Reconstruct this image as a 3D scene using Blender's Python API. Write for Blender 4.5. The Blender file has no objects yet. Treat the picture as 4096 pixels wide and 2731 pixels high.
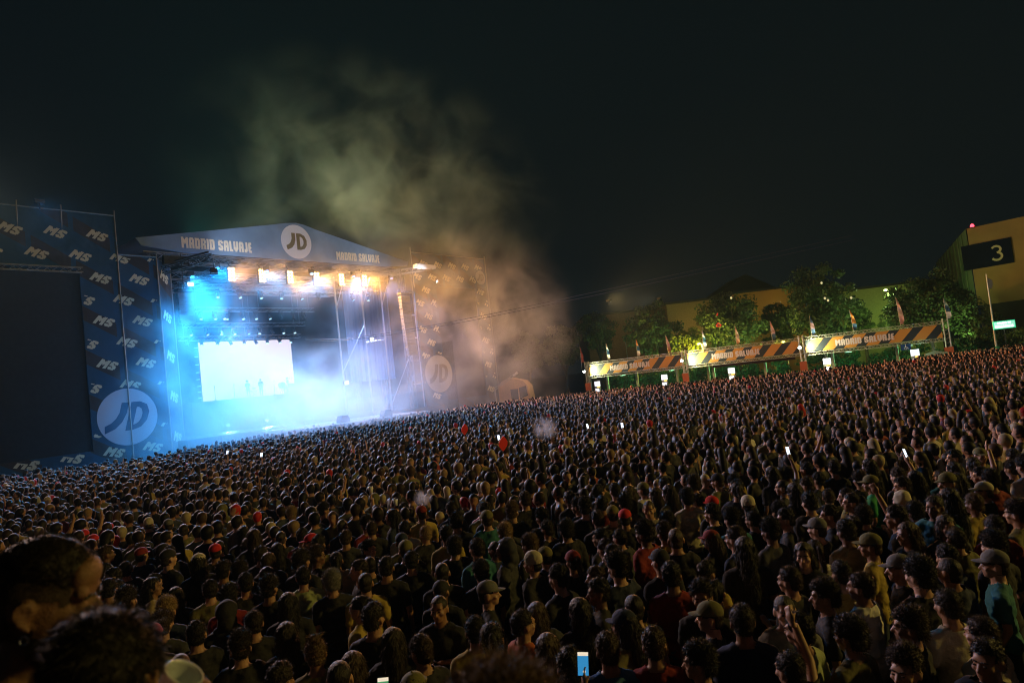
import bpy, bmesh, math, random
import numpy as np
from mathutils import Vector, Matrix, noise as mnoise
from math import sin, cos, pi, radians, atan2, hypot, sqrt
rnd = random.Random(7); nrs = np.random.RandomState(7)
SC = bpy.context.scene; COL = SC.collection

# ------------------------------------------------------------------ camera, world, exposure
ROLL, PITCH, EYE = radians(6.4), radians(3.12), 3.85
F = Vector((0, cos(PITCH), sin(PITCH))); Zp = Vector((0, -sin(PITCH), cos(PITCH))); X = Vector((1, 0, 0))
RR = cos(ROLL)*X - sin(ROLL)*Zp; UU = sin(ROLL)*X + cos(ROLL)*Zp
cd = bpy.data.cameras.new('camera'); cam = bpy.data.objects.new('camera', cd); COL.objects.link(cam)
M = Matrix.Identity(4)
for i in range(3):
    M[i][0] = RR[i]; M[i][1] = UU[i]; M[i][2] = -F[i]
M[2][3] = EYE; cam.matrix_world = M
cd.lens = 24; cd.sensor_width = 36; cd.clip_start = .05; cd.clip_end = 3000
cd.dof.use_dof = True; cd.dof.focus_distance = 11; cd.dof.aperture_fstop = 3.2
SC.camera = cam
W = bpy.data.worlds.new("World"); SC.world = W; W.use_nodes = True
bg = W.node_tree.nodes['Background']; bg.inputs[0].default_value = (.0022, .0042, .0058, 1); bg.inputs[1].default_value = 1.0
SC.view_settings.view_transform = 'Standard'; SC.view_settings.look = 'None'
SC.view_settings.exposure = 0; SC.view_settings.gamma = 1
cy = SC.cycles
cy.filter_width = 1.05; cy.use_denoising = True; cy.denoiser = 'OPENIMAGEDENOISE'; cy.max_bounces = 5; cy.diffuse_bounces = 2; cy.glossy_bounces = 2
cy.transparent_max_bounces = 12; cy.volume_bounces = 1; cy.volume_step_rate = .5; cy.volume_max_steps = 96
cy.sample_clamp_indirect = 3; cy.caustics_reflective = False; cy.caustics_refractive = False
cy.use_adaptive_sampling = True; cy.adaptive_threshold = .02

# stage frame: s along the front, n towards the crowd, z up
SD = Vector((13.6, 16.5, 0)).normalized(); SN = Vector((SD.y, -SD.x, 0)); SO = Vector((-27.0, 57.2, 0)); STH = atan2(SD.y, SD.x)
def st(s, n, z): return SO + SD*s + SN*n + Vector((0, 0, z))

# ------------------------------------------------------------------ materials
MATS = {}
def mat(name, col, rough=.7, metal=0., emit=None, es=1., noise=0., nscale=4., bump=0., bscale=30., spec=.5):
    if name in MATS: return MATS[name]
    m = bpy.data.materials.new(name); m.use_nodes = True; nt = m.node_tree; b = nt.nodes['Principled BSDF']
    b.inputs['Base Color'].default_value = (*col, 1); b.inputs['Roughness'].default_value = rough
    b.inputs['Metallic'].default_value = metal; b.inputs['Specular IOR Level'].default_value = spec
    if emit: b.inputs['Emission Color'].default_value = (*emit, 1); b.inputs['Emission Strength'].default_value = es
    if noise or bump: tc = nt.nodes.new('ShaderNodeTexCoord')
    if noise:
        n = nt.nodes.new('ShaderNodeTexNoise'); n.inputs['Scale'].default_value = nscale; n.inputs['Detail'].default_value = 4
        nt.links.new(tc.outputs['Object'], n.inputs['Vector'])
        mr = nt.nodes.new('ShaderNodeMapRange'); mr.inputs[1].default_value = .3; mr.inputs[2].default_value = .7
        mr.inputs[3].default_value = 1-noise; mr.inputs[4].default_value = 1+noise
        nt.links.new(n.outputs['Fac'], mr.inputs[0])
        mx = nt.nodes.new('ShaderNodeVectorMath'); mx.operation = 'SCALE'; mx.inputs[0].default_value = col
        nt.links.new(mr.outputs[0], mx.inputs['Scale']); nt.links.new(mx.outputs[0], b.inputs['Base Color'])
    if bump:
        n = nt.nodes.new('ShaderNodeTexNoise'); n.inputs['Scale'].default_value = bscale; n.inputs['Detail'].default_value = 5
        nt.links.new(tc.outputs['Object'], n.inputs['Vector'])
        bp = nt.nodes.new('ShaderNodeBump'); bp.inputs['Strength'].default_value = bump; bp.inputs['Distance'].default_value = .02
        nt.links.new(n.outputs['Fac'], bp.inputs['Height']); nt.links.new(bp.outputs[0], b.inputs['Normal'])
    MATS[name] = m; return m

def hair_mat(name, col, k=1.):
    if name in MATS: return MATS[name]
    m = mat(name, col, rough=.50, spec=.45); nt = m.node_tree; b = nt.nodes['Principled BSDF']
    tc = nt.nodes.new('ShaderNodeTexCoord'); mp = nt.nodes.new('ShaderNodeMapping'); mp.inputs['Scale'].default_value = (170*k, 60*k, 40*k)
    n = nt.nodes.new('ShaderNodeTexNoise'); n.inputs['Scale'].default_value = 1; n.inputs['Detail'].default_value = 3
    nt.links.new(tc.outputs['Object'], mp.inputs[0]); nt.links.new(mp.outputs[0], n.inputs['Vector'])
    bp = nt.nodes.new('ShaderNodeBump'); bp.inputs['Strength'].default_value = .9; bp.inputs['Distance'].default_value = .012/k**1.2
    nt.links.new(n.outputs['Fac'], bp.inputs['Height']); nt.links.new(bp.outputs[0], b.inputs['Normal'])
    mr = nt.nodes.new('ShaderNodeMapRange'); mr.inputs[3].default_value = .5; mr.inputs[4].default_value = 1.6
    mx = nt.nodes.new('ShaderNodeVectorMath'); mx.operation = 'SCALE'; mx.inputs[0].default_value = col
    nt.links.new(n.outputs['Fac'], mr.inputs[0]); nt.links.new(mr.outputs[0], mx.inputs['Scale']); nt.links.new(mx.outputs[0], b.inputs['Base Color'])
    return m

# ------------------------------------------------------------------ object helpers
def tag(o, label=None, cat=None, group=None, kind=None):
    if label: o['label'] = label
    if cat: o['category'] = cat
    if group: o['group'] = group
    if kind: o['kind'] = kind
    return o
def empty(name, loc, rz=0, label=None, cat=None, group=None):
    o = bpy.data.objects.new(name, None); COL.objects.link(o); o.location = loc; o.rotation_euler = (0, 0, rz)
    o.empty_display_size = .1
    return tag(o, label, cat, group)
def link(name, me, parent=None, loc=(0, 0, 0), rz=0):
    o = bpy.data.objects.new(name, me); COL.objects.link(o); o.location = loc; o.rotation_euler = (0, 0, rz); o.parent = parent
    return o
class MB:
    def __init__(s): s.v = []; s.f = []; s.mi = []; s.cur = 0
    def add(s, vs, fs):
        k = len(s.v); s.v += [tuple(v) for v in vs]; s.f += [tuple(i+k for i in f) for f in fs]; s.mi += [s.cur]*len(fs); return s
    def box(s, a, b):
        x0, y0, z0 = a; x1, y1, z1 = b
        return s.add([(x0,y0,z0),(x1,y0,z0),(x1,y1,z0),(x0,y1,z0),(x0,y0,z1),(x1,y0,z1),(x1,y1,z1),(x0,y1,z1)],
              [(0,3,2,1),(4,5,6,7),(0,1,5,4),(1,2,6,5),(2,3,7,6),(3,0,4,7)])
    def bar(s, p, q, r, r2=None, n=5):
        p = Vector(p); q = Vector(q); d = (q-p)
        if d.length < 1e-6: return s
        d.normalize(); a = d.orthogonal().normalized(); b = d.cross(a); r2 = r if r2 is None else r2
        vs = [p + (a*cos(2*pi*i/n)+b*sin(2*pi*i/n))*r for i in range(n)] + [q + (a*cos(2*pi*i/n)+b*sin(2*pi*i/n))*r2 for i in range(n)]
        return s.add(vs, [(i, (i+1) % n, n+(i+1) % n, n+i) for i in range(n)] + [tuple(range(n))[::-1], tuple(range(n, 2*n))])
    def tube(s, pts, r, n=6):
        for p, q in zip(pts[:-1], pts[1:]): s.bar(p, q, r, n=n)
        return s
    def lathe(s, prof, n=12, c=(0, 0, 0)):
        vs = [(c[0]+r*cos(2*pi*i/n), c[1]+r*sin(2*pi*i/n), c[2]+z) for r, z in prof for i in range(n)]
        fs = [(k*n+i, k*n+(i+1) % n, (k+1)*n+(i+1) % n, (k+1)*n+i) for k in range(len(prof)-1) for i in range(n)]
        return s.add(vs, fs + [tuple(range(n))[::-1], tuple(range((len(prof)-1)*n, len(prof)*n))])
    def prism(s, pts, y0, y1):      # outline in x,z extruded along y
        n = len(pts); vs = [(x, y0, z) for x, z in pts] + [(x, y1, z) for x, z in pts]
        return s.add(vs, [tuple(range(n)), tuple(range(n, 2*n))[::-1]] + [(i, n+i, n+(i+1) % n, (i+1) % n) for i in range(n)])
    def truss(s, p, q, w, r=.03, step=None, up=Vector((0, 0, 1)), n=4):
        p = Vector(p); q = Vector(q); d = (q-p); L = d.length; d.normalize()
        sd = d.cross(up)
        if sd.length < .1: sd = d.cross(Vector((1, 0, 0)))
        sd.normalize(); u = sd.cross(d).normalized(); k = max(1, round(L/(step or w))); h = w/2
        C = [sd*h+u*h, sd*-h+u*h, sd*-h-u*h, sd*h-u*h]
        for c in C: s.bar(p+c, q+c, r, n=n)
        for i in range(k):
            a = p+d*(L*i/k); b = p+d*(L*(i+1)/k)
            for j in range(4):
                c0, c1 = (C[j], C[(j+1) % 4]) if i % 2 else (C[(j+1) % 4], C[j])
                s.bar(a+c0, b+c1, r*.6, n=3)
        return s
    def mesh(s, name, m):
        me = bpy.data.meshes.new(name); me.from_pydata(s.v, [], s.f); me.update()
        for x in (m if isinstance(m, (list, tuple)) else [m]): me.materials.append(x)
        if isinstance(m, (list, tuple)): me.polygons.foreach_set('material_index', s.mi)
        return me
    def build(s, name, m, parent=None, loc=(0, 0, 0), rz=0, smooth=False):
        me = s.mesh(name, m)
        if smooth: me.polygons.foreach_set('use_smooth', [True]*len(me.polygons))
        return link(name, me, parent, loc, rz)

def lamp(name, kind, loc, energy, col, parent=None, size=.3, target=None, angle=120, blend=.6):
    l = bpy.data.lights.new(name, kind); l.energy = energy; l.color = col
    if kind in ('POINT', 'SPOT'): l.shadow_soft_size = size
    if kind == 'SPOT': l.spot_size = radians(angle); l.spot_blend = blend
    if kind == 'AREA': l.size = size
    o = bpy.data.objects.new(name, l); COL.objects.link(o)
    if parent is not None: o.parent = parent
    o.location = loc
    if target is not None: o.rotation_euler = (Vector(target)-Vector(loc)).to_track_quat('-Z', 'Y').to_euler()
    return o

# ------------------------------------------------------------------ block lettering
GL = {
'M': ["###...###","####.####","#########","#########","#########","###.#.###","###...###","###...###","###...###"],
'A': [".#####.","#######","###.###","###.###","#######","#######","###.###","###.###","###.###"],
'D': ["######.","#######","###.###","###.###","###.###","###.###","###.###","#######","######."],
'R': ["######.","#######","###.###","###.###","######.","#######","###.###","###.###","###.###"],
'I': ["###"]*9,
'S': [".#####.","#######","###.###","####...","######.","...####","###.###","#######",".#####."],
'L': ["###..","###..","###..","###..","###..","###..","###..","#####","#####"],
'V': ["###.###","###.###","###.###","###.###","###.###","#######","#######",".#####.","..###.."],
'J': ["..###","..###","..###","..###","..###","..###","#####","#####","####."],
'E': [".####","#####","###..","####.","#####","####.","###..","#####",".####"],
'G': [".#####.","#######","###.###","###....","###.###","###.###","###.###","#######",".#####."],
'N': ["###..###","####.###","########","########","########","########","###.####","###..###","###..###"],
'C': [".#####.","#######","###.###","###....","###....","###....","###.###","#######",".#####."],
' ': ["..."]*9}
def text_w(t): return sum(len(GL[c][0])+1 for c in t)-1
def letters(mb, text, x, z, height, width=None, y=-.02, th=.015, shear=0., rot=0., clip=None):
    """raised block letters, centred on x,z, facing -y"""
    u = height/9; tw = text_w(text); ux = (width/tw) if width else u
    cx = 0
    def P(a, b):
        a = (a-tw/2)*ux; b = (b-4.5)*u; a += shear*b
        return (x+a*cos(rot)-b*sin(rot), z+a*sin(rot)+b*cos(rot))
    for ch in text:
        g = GL[ch]; w = len(g[0])
        for r in range(9):
            c = 0
            while c < w:
                if g[r][c] == '#':
                    c2 = c
                    while c2 < w and g[r][c2] == '#': c2 += 1
                    a, b, c_, d = P(cx+c, 8-r), P(cx+c2, 8-r), P(cx+c2, 9-r), P(cx+c, 9-r)
                    if clip is None or all(clip(*q) for q in (a, b, c_, d)):
                        mb.add([(q[0], y, q[1]) for q in (a, b, c_, d)], [(0, 1, 2, 3)])
                    c = c2
                else: c += 1
        cx += w+1
def jd(mb, x, z, r, y, slant=0.):
    Do = [(.05,.5),(.35,.5),(.62,.38),(.76,.1),(.74,-.2),(.58,-.43),(.3,-.52),(.05,-.52),(.05,0)]
    Di = [(.28,.3),(.36,.3),(.47,.22),(.53,.06),(.52,-.12),(.45,-.25),(.34,-.32),(.28,-.32),(.28,0)]
    Jo = [(-.03,.5),(-.03,.1),(-.12,-.2),(-.3,-.42),(-.62,-.56)]; Ji = [(-.28,.5),(-.28,.14),(-.36,-.06),(-.48,-.2),(-.68,-.3)]
    q = lambda p: (x+(p[0]+slant*p[1]-.04)*r, y, z+p[1]*r)
    n = len(Do); mb.add([q(p) for p in Do]+[q(p) for p in Di], [(i, (i+1) % n, n+(i+1) % n, n+i) for i in range(n)])
    n = len(Jo); mb.add([q(p) for p in Jo]+[q(p) for p in Ji], [(i, i+1, n+i+1, n+i) for i in range(n-1)])
def disc(mb, x, z, r, y, n=40, rx=1.):
    mb.add([(x+r*rx*cos(2*pi*i/n), y, z+r*sin(2*pi*i/n)) for i in range(n)], [tuple(range(n))])

# ------------------------------------------------------------------ lights of the place, added floods and the assumed mast
AMB = (1., .44, .11); BLU = (.03, .38, 1.); WHT = (.75, .85, 1.)
K_BLIND, K_BLUE, K_ROOF, K_YEL = 11000, 10000, 20000, 7500
#LIGHTS_HERE

# ------------------------------------------------------------------ ground
g = MB(); g.add([(-900,-900,0),(900,-900,0),(900,1200,0),(-900,1200,0)], [(0,1,2,3)])
tag(g.build('ground', mat('asphalt', (.05,.05,.052), .9, noise=.3, nscale=.3, bump=.4, bscale=20)), kind='structure')

# ------------------------------------------------------------------ stage
ALU = mat('aluminium', (.30,.31,.33), .45, .6); BLK = mat('black_steel', (.02,.021,.023), .5, .2, noise=.3)
NAVY = (.007, .045, .085)
def cloth_mat(name, base, stripe, cell=(2.7, 1.62), scale=1.):
    """navy printed cloth with dark diagonal parallelograms"""
    if name in MATS: return MATS[name]
    m = mat(name, base, .85); nt = m.node_tree; b = nt.nodes['Principled BSDF']
    tc = nt.nodes.new('ShaderNodeTexCoord'); sp = nt.nodes.new('ShaderNodeSeparateXYZ'); nt.links.new(tc.outputs['Object'], sp.inputs[0])
    def mth(op, a, b_=None):
        n = nt.nodes.new('ShaderNodeMath'); n.operation = op
        for i, v in enumerate((a, b_)):
            if v is None: continue
            if isinstance(v, (int, float)): n.inputs[i].default_value = v
            else: nt.links.new(v, n.inputs[i])
        return n.outputs[0]
    # bands run down to the right: t = z + .6 x
    t = mth('ADD', sp.outputs['Z'], mth('MULTIPLY', sp.outputs['X'], .60))
    fr = mth('FRACT', mth('DIVIDE', t, 3.24)); band = mth('LESS_THAN', fr, .33)
    fx = mth('FRACT', mth('DIVIDE', mth('ADD', sp.outputs['X'], 0.9), 2.7)); brk = mth('GREATER_THAN', fx, .12)
    fac = mth('MULTIPLY', band, brk)
    n = nt.nodes.new('ShaderNodeTexNoise'); n.inputs['Scale'].default_value = .8; nt.links.new(tc.outputs['Object'], n.inputs[0])
    mix = nt.nodes.new('ShaderNodeMix'); mix.data_type = 'RGBA'; mix.inputs[6].default_value = (*base, 1); mix.inputs[7].default_value = (*stripe, 1)
    nt.links.new(fac, mix.inputs[0]); nt.links.new(mix.outputs[2], b.inputs['Base Color'])
    bp = nt.nodes.new('ShaderNodeBump'); bp.inputs['Strength'].default_value = .5; bp.inputs['Distance'].default_value = .3
    nt.links.new(n.outputs['Fac'], bp.inputs['Height']); nt.links.new(bp.outputs[0], b.inputs['Normal'])
    return m
CLOTH = cloth_mat('navy_banner_cloth', NAVY, (.030, .022, .016)); SCRIM = mat('dark_scrim_mesh', (.012,.014,.013), .9, noise=.2)
PRINT = mat('cream_print', (.50,.46,.30), .8); WPRINT = mat('pale_print', (.80,.80,.86), .8); ROOF = mat('roof_fabric', (.17,.28,.44), .75, noise=.15, nscale=.6, bump=.5, bscale=1.2)
INK = mat('logo_ink', (.16,.12,.04), .8); BINK = mat('navy_ink', (.012,.06,.13), .8); PEACH = mat('peach_print', (.9,.80,.64), .8)

stage = empty('festival_stage', SO, STH, 'huge open festival stage with a pitched roof, trusses and smoke', 'stage')
# deck and thrust (local: x=s, y=into stage, z)
d = MB(); d.box((-2, -2.5, 0), (26.5, 15, 1.9)); d.build('deck', mat('stage_deck', (.03,.032,.036), .5, noise=.3), stage)
d = MB(); d.box((3.6, -11, 0), (16.6, -2.5, 1.75)); thr = d.build('thrust_platform', mat('thrust_skirt', (.03,.035,.045), .7), stage)
d = MB()
for i in range(13):
    for j in range(8): d.box((3.65+i*1.0, -10.95+j*1.05, 1.752), (4.58+i*1.0, -9.97+j*1.05, 1.80))
d.build('floor_panel', mat('pale_floor_panel', (.26,.25,.28), .4, noise=.25, nscale=.7), thr)
d = MB(); d.box((3.5, 8, 1.9), (19, 11, 4.98)); d.build('riser', mat('riser_fascia', (.10,.12,.14), .6), stage)
d = MB(); d.box((-1.5, 14.6, 1.9), (26.0, 15, 17)); d.build('backdrop', mat('black_drape', (.012,.014,.018), .95, bump=.8, bscale=2), stage)
d = MB(); d.box((-2.2, .5, 1.9), (-1.9, 14.6, 16.5)); d.build('wing_drape', MATS['black_drape'], stage)
# pediment
d = MB(); d.prism([(-3.6,18.55),(-3.2,17.95),(0,17.62),(22.3,17.62),(25.4,17.9),(25.6,18.35),(20,19.55),(16,20.4),(13.6,20.9),(12.3,21.25),(11.4,21.35),(10.2,21.2),(8.5,20.85),(4,20.0)], 0, .12)
ped = d.build('roof_fascia', ROOF, stage)
d = MB()
letters(d, 'MADRID SALVAJE', 3.25, 18.48, .95, 6.4, -.03); d.build('lettering', PEACH, ped); d = MB()
letters(d, 'MADRID SALVAJE', 18.6, 18.40, .85, 5.6, -.03)
d.build('lettering', PEACH, ped)
d = MB(); disc(d, 11.25, 19.45, 1.68, -.03); d.build('logo_disc', WPRINT, ped)
d = MB(); jd(d, 11.25, 19.5, 1.6, -.05); d.build('logo', INK, ped)
# roof skin behind
d = MB()
for (x0, z0, x1, z1) in ((-3.6, 18.5, 11.4, 21.3), (11.4, 21.3, 25.6, 18.3)):
    d.add([(x0,.13,z0),(x1,.13,z1),(x1,15,z1),(x0,15,z0)], [(0,1,2,3)])
d.build('roof_skin', mat('roof_skin', (.05,.055,.06), .8), stage)
d = MB(); d.truss((-3, .6, 17.2), (25, .6, 17.2), .7, .045, .9); d.truss((-3, 7, 17.0), (25, 7, 17.0), .7, .045, 1.2); d.truss((-3, 14, 17.0), (25, 14, 17.0), .7, .04, 1.6)
for x in (-2, 5, 11.4, 18, 24.5): d.truss((x, .6, 17.0), (x, 14, 17.0), .6, .035, 1.4)
d.build('roof_truss', ALU, stage)
for x, y in ((24.6, .4), (24.6, 5), (24.6, 10), (-1.2, .6), (-1.2, 12)):
    d = MB(); d.truss((x, y, 0), (x, y, 17), .55, .05, 1.1); d.build('tower_truss', ALU, stage)
# right side scaffold and curtain
d = MB()
for x, y in ((17.4, 3.0), (20.4, 2.4), (22.6, 1.8)):
    d.bar((x, y, 1.9), (x, y, 16.8), .10, n=6); 
    d.bar((x, y, 13.5), (x+1.4, y, 16.8), .06, n=5)
d.bar((17.4, 3, 6.5), (20.4, 2.4, 11.5), .06, n=5); d.bar((20.4, 2.4, 9.6), (22.6, 1.8, 9.8), .06, n=5); d.bar((22.6, 1.8, 2.5), (24.6, .4, 7.5), .06)
for k in range(5): d.bar((24.9, .4, 4.5+k*2.6), (26.0, .2, 4.5+k*2.6), .08)
d.bar((26.0, .2, 0), (26.0, .2, 17), .07)
d.build('scaffold', mat('galvanised_steel', (.62,.64,.68), .35, .8), stage)
d = MB(); n = 88
pt = [(19.6+6.2*i/n, 4.6+.26*sin(i*1.15)+.10*sin(i*2.9+1)) for i in range(n+1)]
d.add([(x, y, 5.4) for x, y in pt]+[(x, y, 15.6) for x, y in pt], [(i, i+1, n+2+i, n+1+i) for i in range(n)])
o = d.build('side_curtain', mat('pale_blue_drape', (.28,.36,.50), .8), stage, smooth=True)
# side overhang arms
d = MB(); d.truss((21.0, -.6, 16.6), (25.6, -3.6, 17.0), .45, .05, .6); d.build('outrigger', ALU, stage)
d = MB(); d.box((23.2, -3.9, 16.85), (26.0, -3.3, 17.25)); d.build('outrigger_cover', mat('white_cover', (.8,.8,.82), .5), stage)
d = MB(); d.truss((-2.6, -.4, 15.6), (.6, -4.2, 16.4), .5, .05, .6); d.bar((-2.0, -.8, 16.3), (.4, -3.8, 16.9), .09); d.build('outrigger', BLK, stage)
d = MB(); d.box((-2.2, -1.6, 16.2), (-.2, -1.2, 16.9)); d.build('outrigger_cover', BLK, stage)

# LED wall
scr = empty('led_screen', st(5.2, -11.2, 4.2), STH, 'glowing blank white video wall at the back of the stage', 'screen')
d = MB(); d.box((.9, 0, 0), (11.6, .25, 6.95)); d.build('cabinet', BLK, scr)
d = MB(); d.add([(.95,-.006,.05),(11.55,-.006,.05),(11.55,-.006,6.9),(.95,-.006,6.9)], [(0,1,2,3)])
d.build('display', mat('lit_display', (.02,.02,.02), .6, emit=(.92,.82,.95), es=.92), scr)
# small bright items left of the screen
d = MB(); [d.box((.55, -.02, z), (.86, .1, z+.05)) for z in (.6, 1.2, 1.8, 2.4, 3.1, 3.8, 4.6, 5.4, 6.3)]
d.build('edge_clamp', mat('edge_led', (.1,.1,.1), .5, emit=(.6,.9,1), es=.8), scr)

# blinders: six warm lamps on the front truss
bl0 = None
for i in range(6):
    x = 4.1+2.95*i
    r = empty('audience_blinder', st(x, .35, 15.85), STH, 'dazzling warm audience blinder under the stage roof, %s from the left of six' % ['first','second','third','fourth','fifth','last'][i], 'stage light', 'warm blinders in a row under the stage roof')
    if i == 0:
        a = MB(); a.box((-.34, .0, -.64), (.34, .25, .64)); a.bar((0,.12,.64),(0,.7,1.3),.04); ma = a.mesh('housing', BLK)
        b = MB()
        for zz in (-.47, -.157, .157, .47):
            for xx in (-.16, .16):
                b.add([(xx+.155*cos(t*pi/5), -.02, zz+.155*sin(t*pi/5)) for t in range(10)], [tuple(range(10))])
        mbm = b.mesh('lens', mat('blinder_lens', (.1,.1,.1), .5, emit=(1., .60, .22), es=6))
    link('housing', ma, r); link('lens', mbm, r)
    l = lamp('lamp', 'SPOT', (0, -.15, 0), K_BLIND*(1.2,.95,1.2,1.1,1.2,1.1)[i], AMB, r, .35, (2.2 if i < 3 else 7.0, -10, -5.0), 108 if i < 3 else 96, .5)
# truss that carries them and the rigs behind
rig = MB(); rig.truss((3, 1.6, 17.35), (24, 1.6, 17.35), .4, .03, .6); rig.truss((3, 3.6, 15.4), (24, 3.6, 15.4), .4, .03, .5)
for zz, yy in ((13.9, 7.5), (12.6, 9.5), (11.4, 10.6)):
    rig.truss((4, yy, zz), (17.6, yy, zz), .4, .03, .6)
    for xx in (4.5, 11, 17): rig.bar((xx, yy, zz), (xx, yy, 17), .02)
for k in range(5): rig.bar((1.0, .8+k*.9, 16.7-.33*k), (23.5, .8+k*.9, 16.7-.33*k), .03)
rig.build('lighting_truss', ALU, stage)
# moving heads
hb = MB(); hb.box((-.18,-.18,-.12),(.18,.18,.02)); hb.box((-.24,-.06,-.5),(-.17,.06,-.1)); hb.box((.17,-.06,-.5),(.24,.06,-.1)); mhb = hb.mesh('yoke', BLK)
hh = MB(); hh.bar((0,.12,-.32),(0,-.12,-.78),.13,.17,n=10); mhh = hh.mesh('head', mat('fixture_shell', (.05,.055,.06), .3, .3))
hl = MB(); hl.bar((0,-.12,-.78),(0,-.125,-.79),.15,.15,n=10); mhl = hl.mesh('lens', mat('cool_lens', (.2,.2,.25), .1, emit=(.45,.8,1.), es=1.6))
k = 0; ordn = ['first','second','third','fourth','fifth','sixth','seventh','eighth','ninth','tenth']
for row, (zz, yy, rn) in enumerate(((15.2, 3.6, 'just below the blinders'), (13.7, 7.5, 'on the upper of the three inner trusses'), (12.4, 9.5, 'on the middle of the three inner trusses'), (11.45, 10.4, 'just above the white screen'))):
    for i in range(9):
        x = 4.8+i*(2.2 if row == 0 else 1.45)+rnd.uniform(-.15, .15)
        r = empty('moving_head_light', st(x, -yy, zz), STH+rnd.uniform(-1, 1), 'small moving head light %s, %s from the left' % (rn, ordn[i]), 'stage light', 'moving head lights on the inner trusses')
        link('yoke', mhb, r); link('head', mhh, r)
        if rnd.random() < .75: link('lens', mhl, r)
# blue wash lamps: fixtures standing on the deck and hanging low
def wash(s, n, z, tgt, col, e, label, ang=110):
    r = empty('wash_light', st(s, n, z), STH, label, 'stage light', 'blue wash lights about the stage')
    a = MB(); a.box((-.25,-.12,-.2),(.25,.12,.2)); a.bar((-.3,0,-.3),(-.3,0,.1),.03); a.bar((.3,0,-.3),(.3,0,.1),.03); a.bar((-.3,0,-.3),(.3,0,-.3),.03); a.build('housing', BLK, r)
    T = (st(*tgt)-st(s, n, z)); T = Matrix.Rotation(-STH, 3, 'Z') @ T
    dn = T.normalized()
    b = MB(); b.bar(dn*.28, dn*.30, .16, .16, n=10); b.build('lens', mat('wash_lens_%d' % int(col[2]*100+col[0]*10), (.1,.1,.1), .3, emit=col, es=5), r)
    lamp('lamp', 'SPOT', dn*.34, e, col, r, .4, dn*3, ang, .8)
for (s_, n_, z_, tg, c_, e_, lb) in (
    (-1.6, 4.6, 14.8, (0, 13, 0), BLU, 26000, 'deep blue wash light outside the left stage tower'),
    (2.5, .9, 16.4, (1, 11, 0), (.01,.36,1.), 36000, 'deep blue wash light, first under the front truss'),
    (7.2, .9, 16.4, (6, 9, 0), (.02,.42,1.), 20000, 'azure wash light, second under the front truss'),
    (12.0, .9, 16.4, (10, 7, 0), (.14,.48,1.), 10000, 'pale cyan wash light, third under the front truss'),
    (17.0, .9, 16.4, (17, 3, 2), (.24,.44,1.), 8500, 'light blue wash light, fourth under the front truss'),
    (22.0, .9, 16.4, (22, 3, 2), (.40,.46,1.), 7500, 'lavender wash light, fifth under the front truss'),
    (8.0, -9.0, 13.4, (8, -3, 2), (.25,.65,1.), 3000, 'cyan wash light hung above the riser'),
    ):
    wash(s_, n_, z_, tg, c_, e_, lb, 125)
for s_, tg, lb in ((.3, (9, 0, 19.3), 'white flood added at the left outrigger to brighten the roof fascia'), (25.6, (15, 0, 19.3), 'white flood added at the right outrigger to brighten the roof fascia')):
    wash(s_, 4.6, 15.2, tg, (.75,.85,1.), 1500, lb, 85)  # added floods that brighten the fascia and its lettering
wash(9.5, -5.5, 2.4, (9, 0, 4), (.45,.85,1.), 2000, 'cyan wash light standing before the riser', 150)
wash(5.5, -5.5, 2.4, (5, 0, 4), (.25,.70,1.), 2000, 'cyan wash light at the left foot of the riser', 150)
# unseen floods added to light the drifting smoke and the crowd
def flood(s, n, z, tgt, col, e, label, ang=120):
    r = empty('added_flood', st(s, n, z), STH, label, 'flood light')
    T = (st(*tgt)-st(s, n, z)); T = Matrix.Rotation(-STH, 3, 'Z') @ T; dn = T.normalized()
    a = MB(); a.box((-.3,-.2,-.25),(.3,.2,.0)); a.bar((0,0,-.7),(0,0,-.2),.05); a.build('housing', BLK, r)
    lamp('lamp', 'SPOT', dn*.35+Vector((0,0,.1)), e, col, r, .4, dn*3+Vector((0,0,.1)), ang, .9)
flood(14.0, -19, 23.0, (15, 4, 27), (1., .66, .20), K_ROOF*1.0, 'warm flood added behind the stage to light the rising smoke', 120)
flood(25.0, -17, 19.0, (27, 3, 23), (1., .56, .22), K_ROOF*.6, 'warm flood added behind the right rear corner to light the smoke', 120)
flood(52.0, 17.0, 12.0, (29, 9, 8), (1., .56, .36), 32000, 'warm flood added right of the banner wall to light the tan smoke', 55)
flood(10.0, -19, 23.0, (12, 4, 30), (.12, .75, .55), 20000, 'teal flood added behind the stage to tint the upper smoke', 110)
flood(-15.0, 3.0, 19.9, (-21, 40, 0), (1., .64, .50), 38000, 'pinkish flood added on top of the left banner wall to light the crowd', 80)  # added crowd floods, for rims on heads and lit faces
flood(-11.0, 3.0, 19.9, (-12, 22, 0), (.12, .45, 1.), 13000, 'blue flood added on top of the left banner wall to tint the crowd', 85)
flood(48.0, 12, 12.5, (30, 44, 0), (1., .38, .12), 70000, 'amber flood added right of the banner wall to light the crowd', 95)
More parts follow.
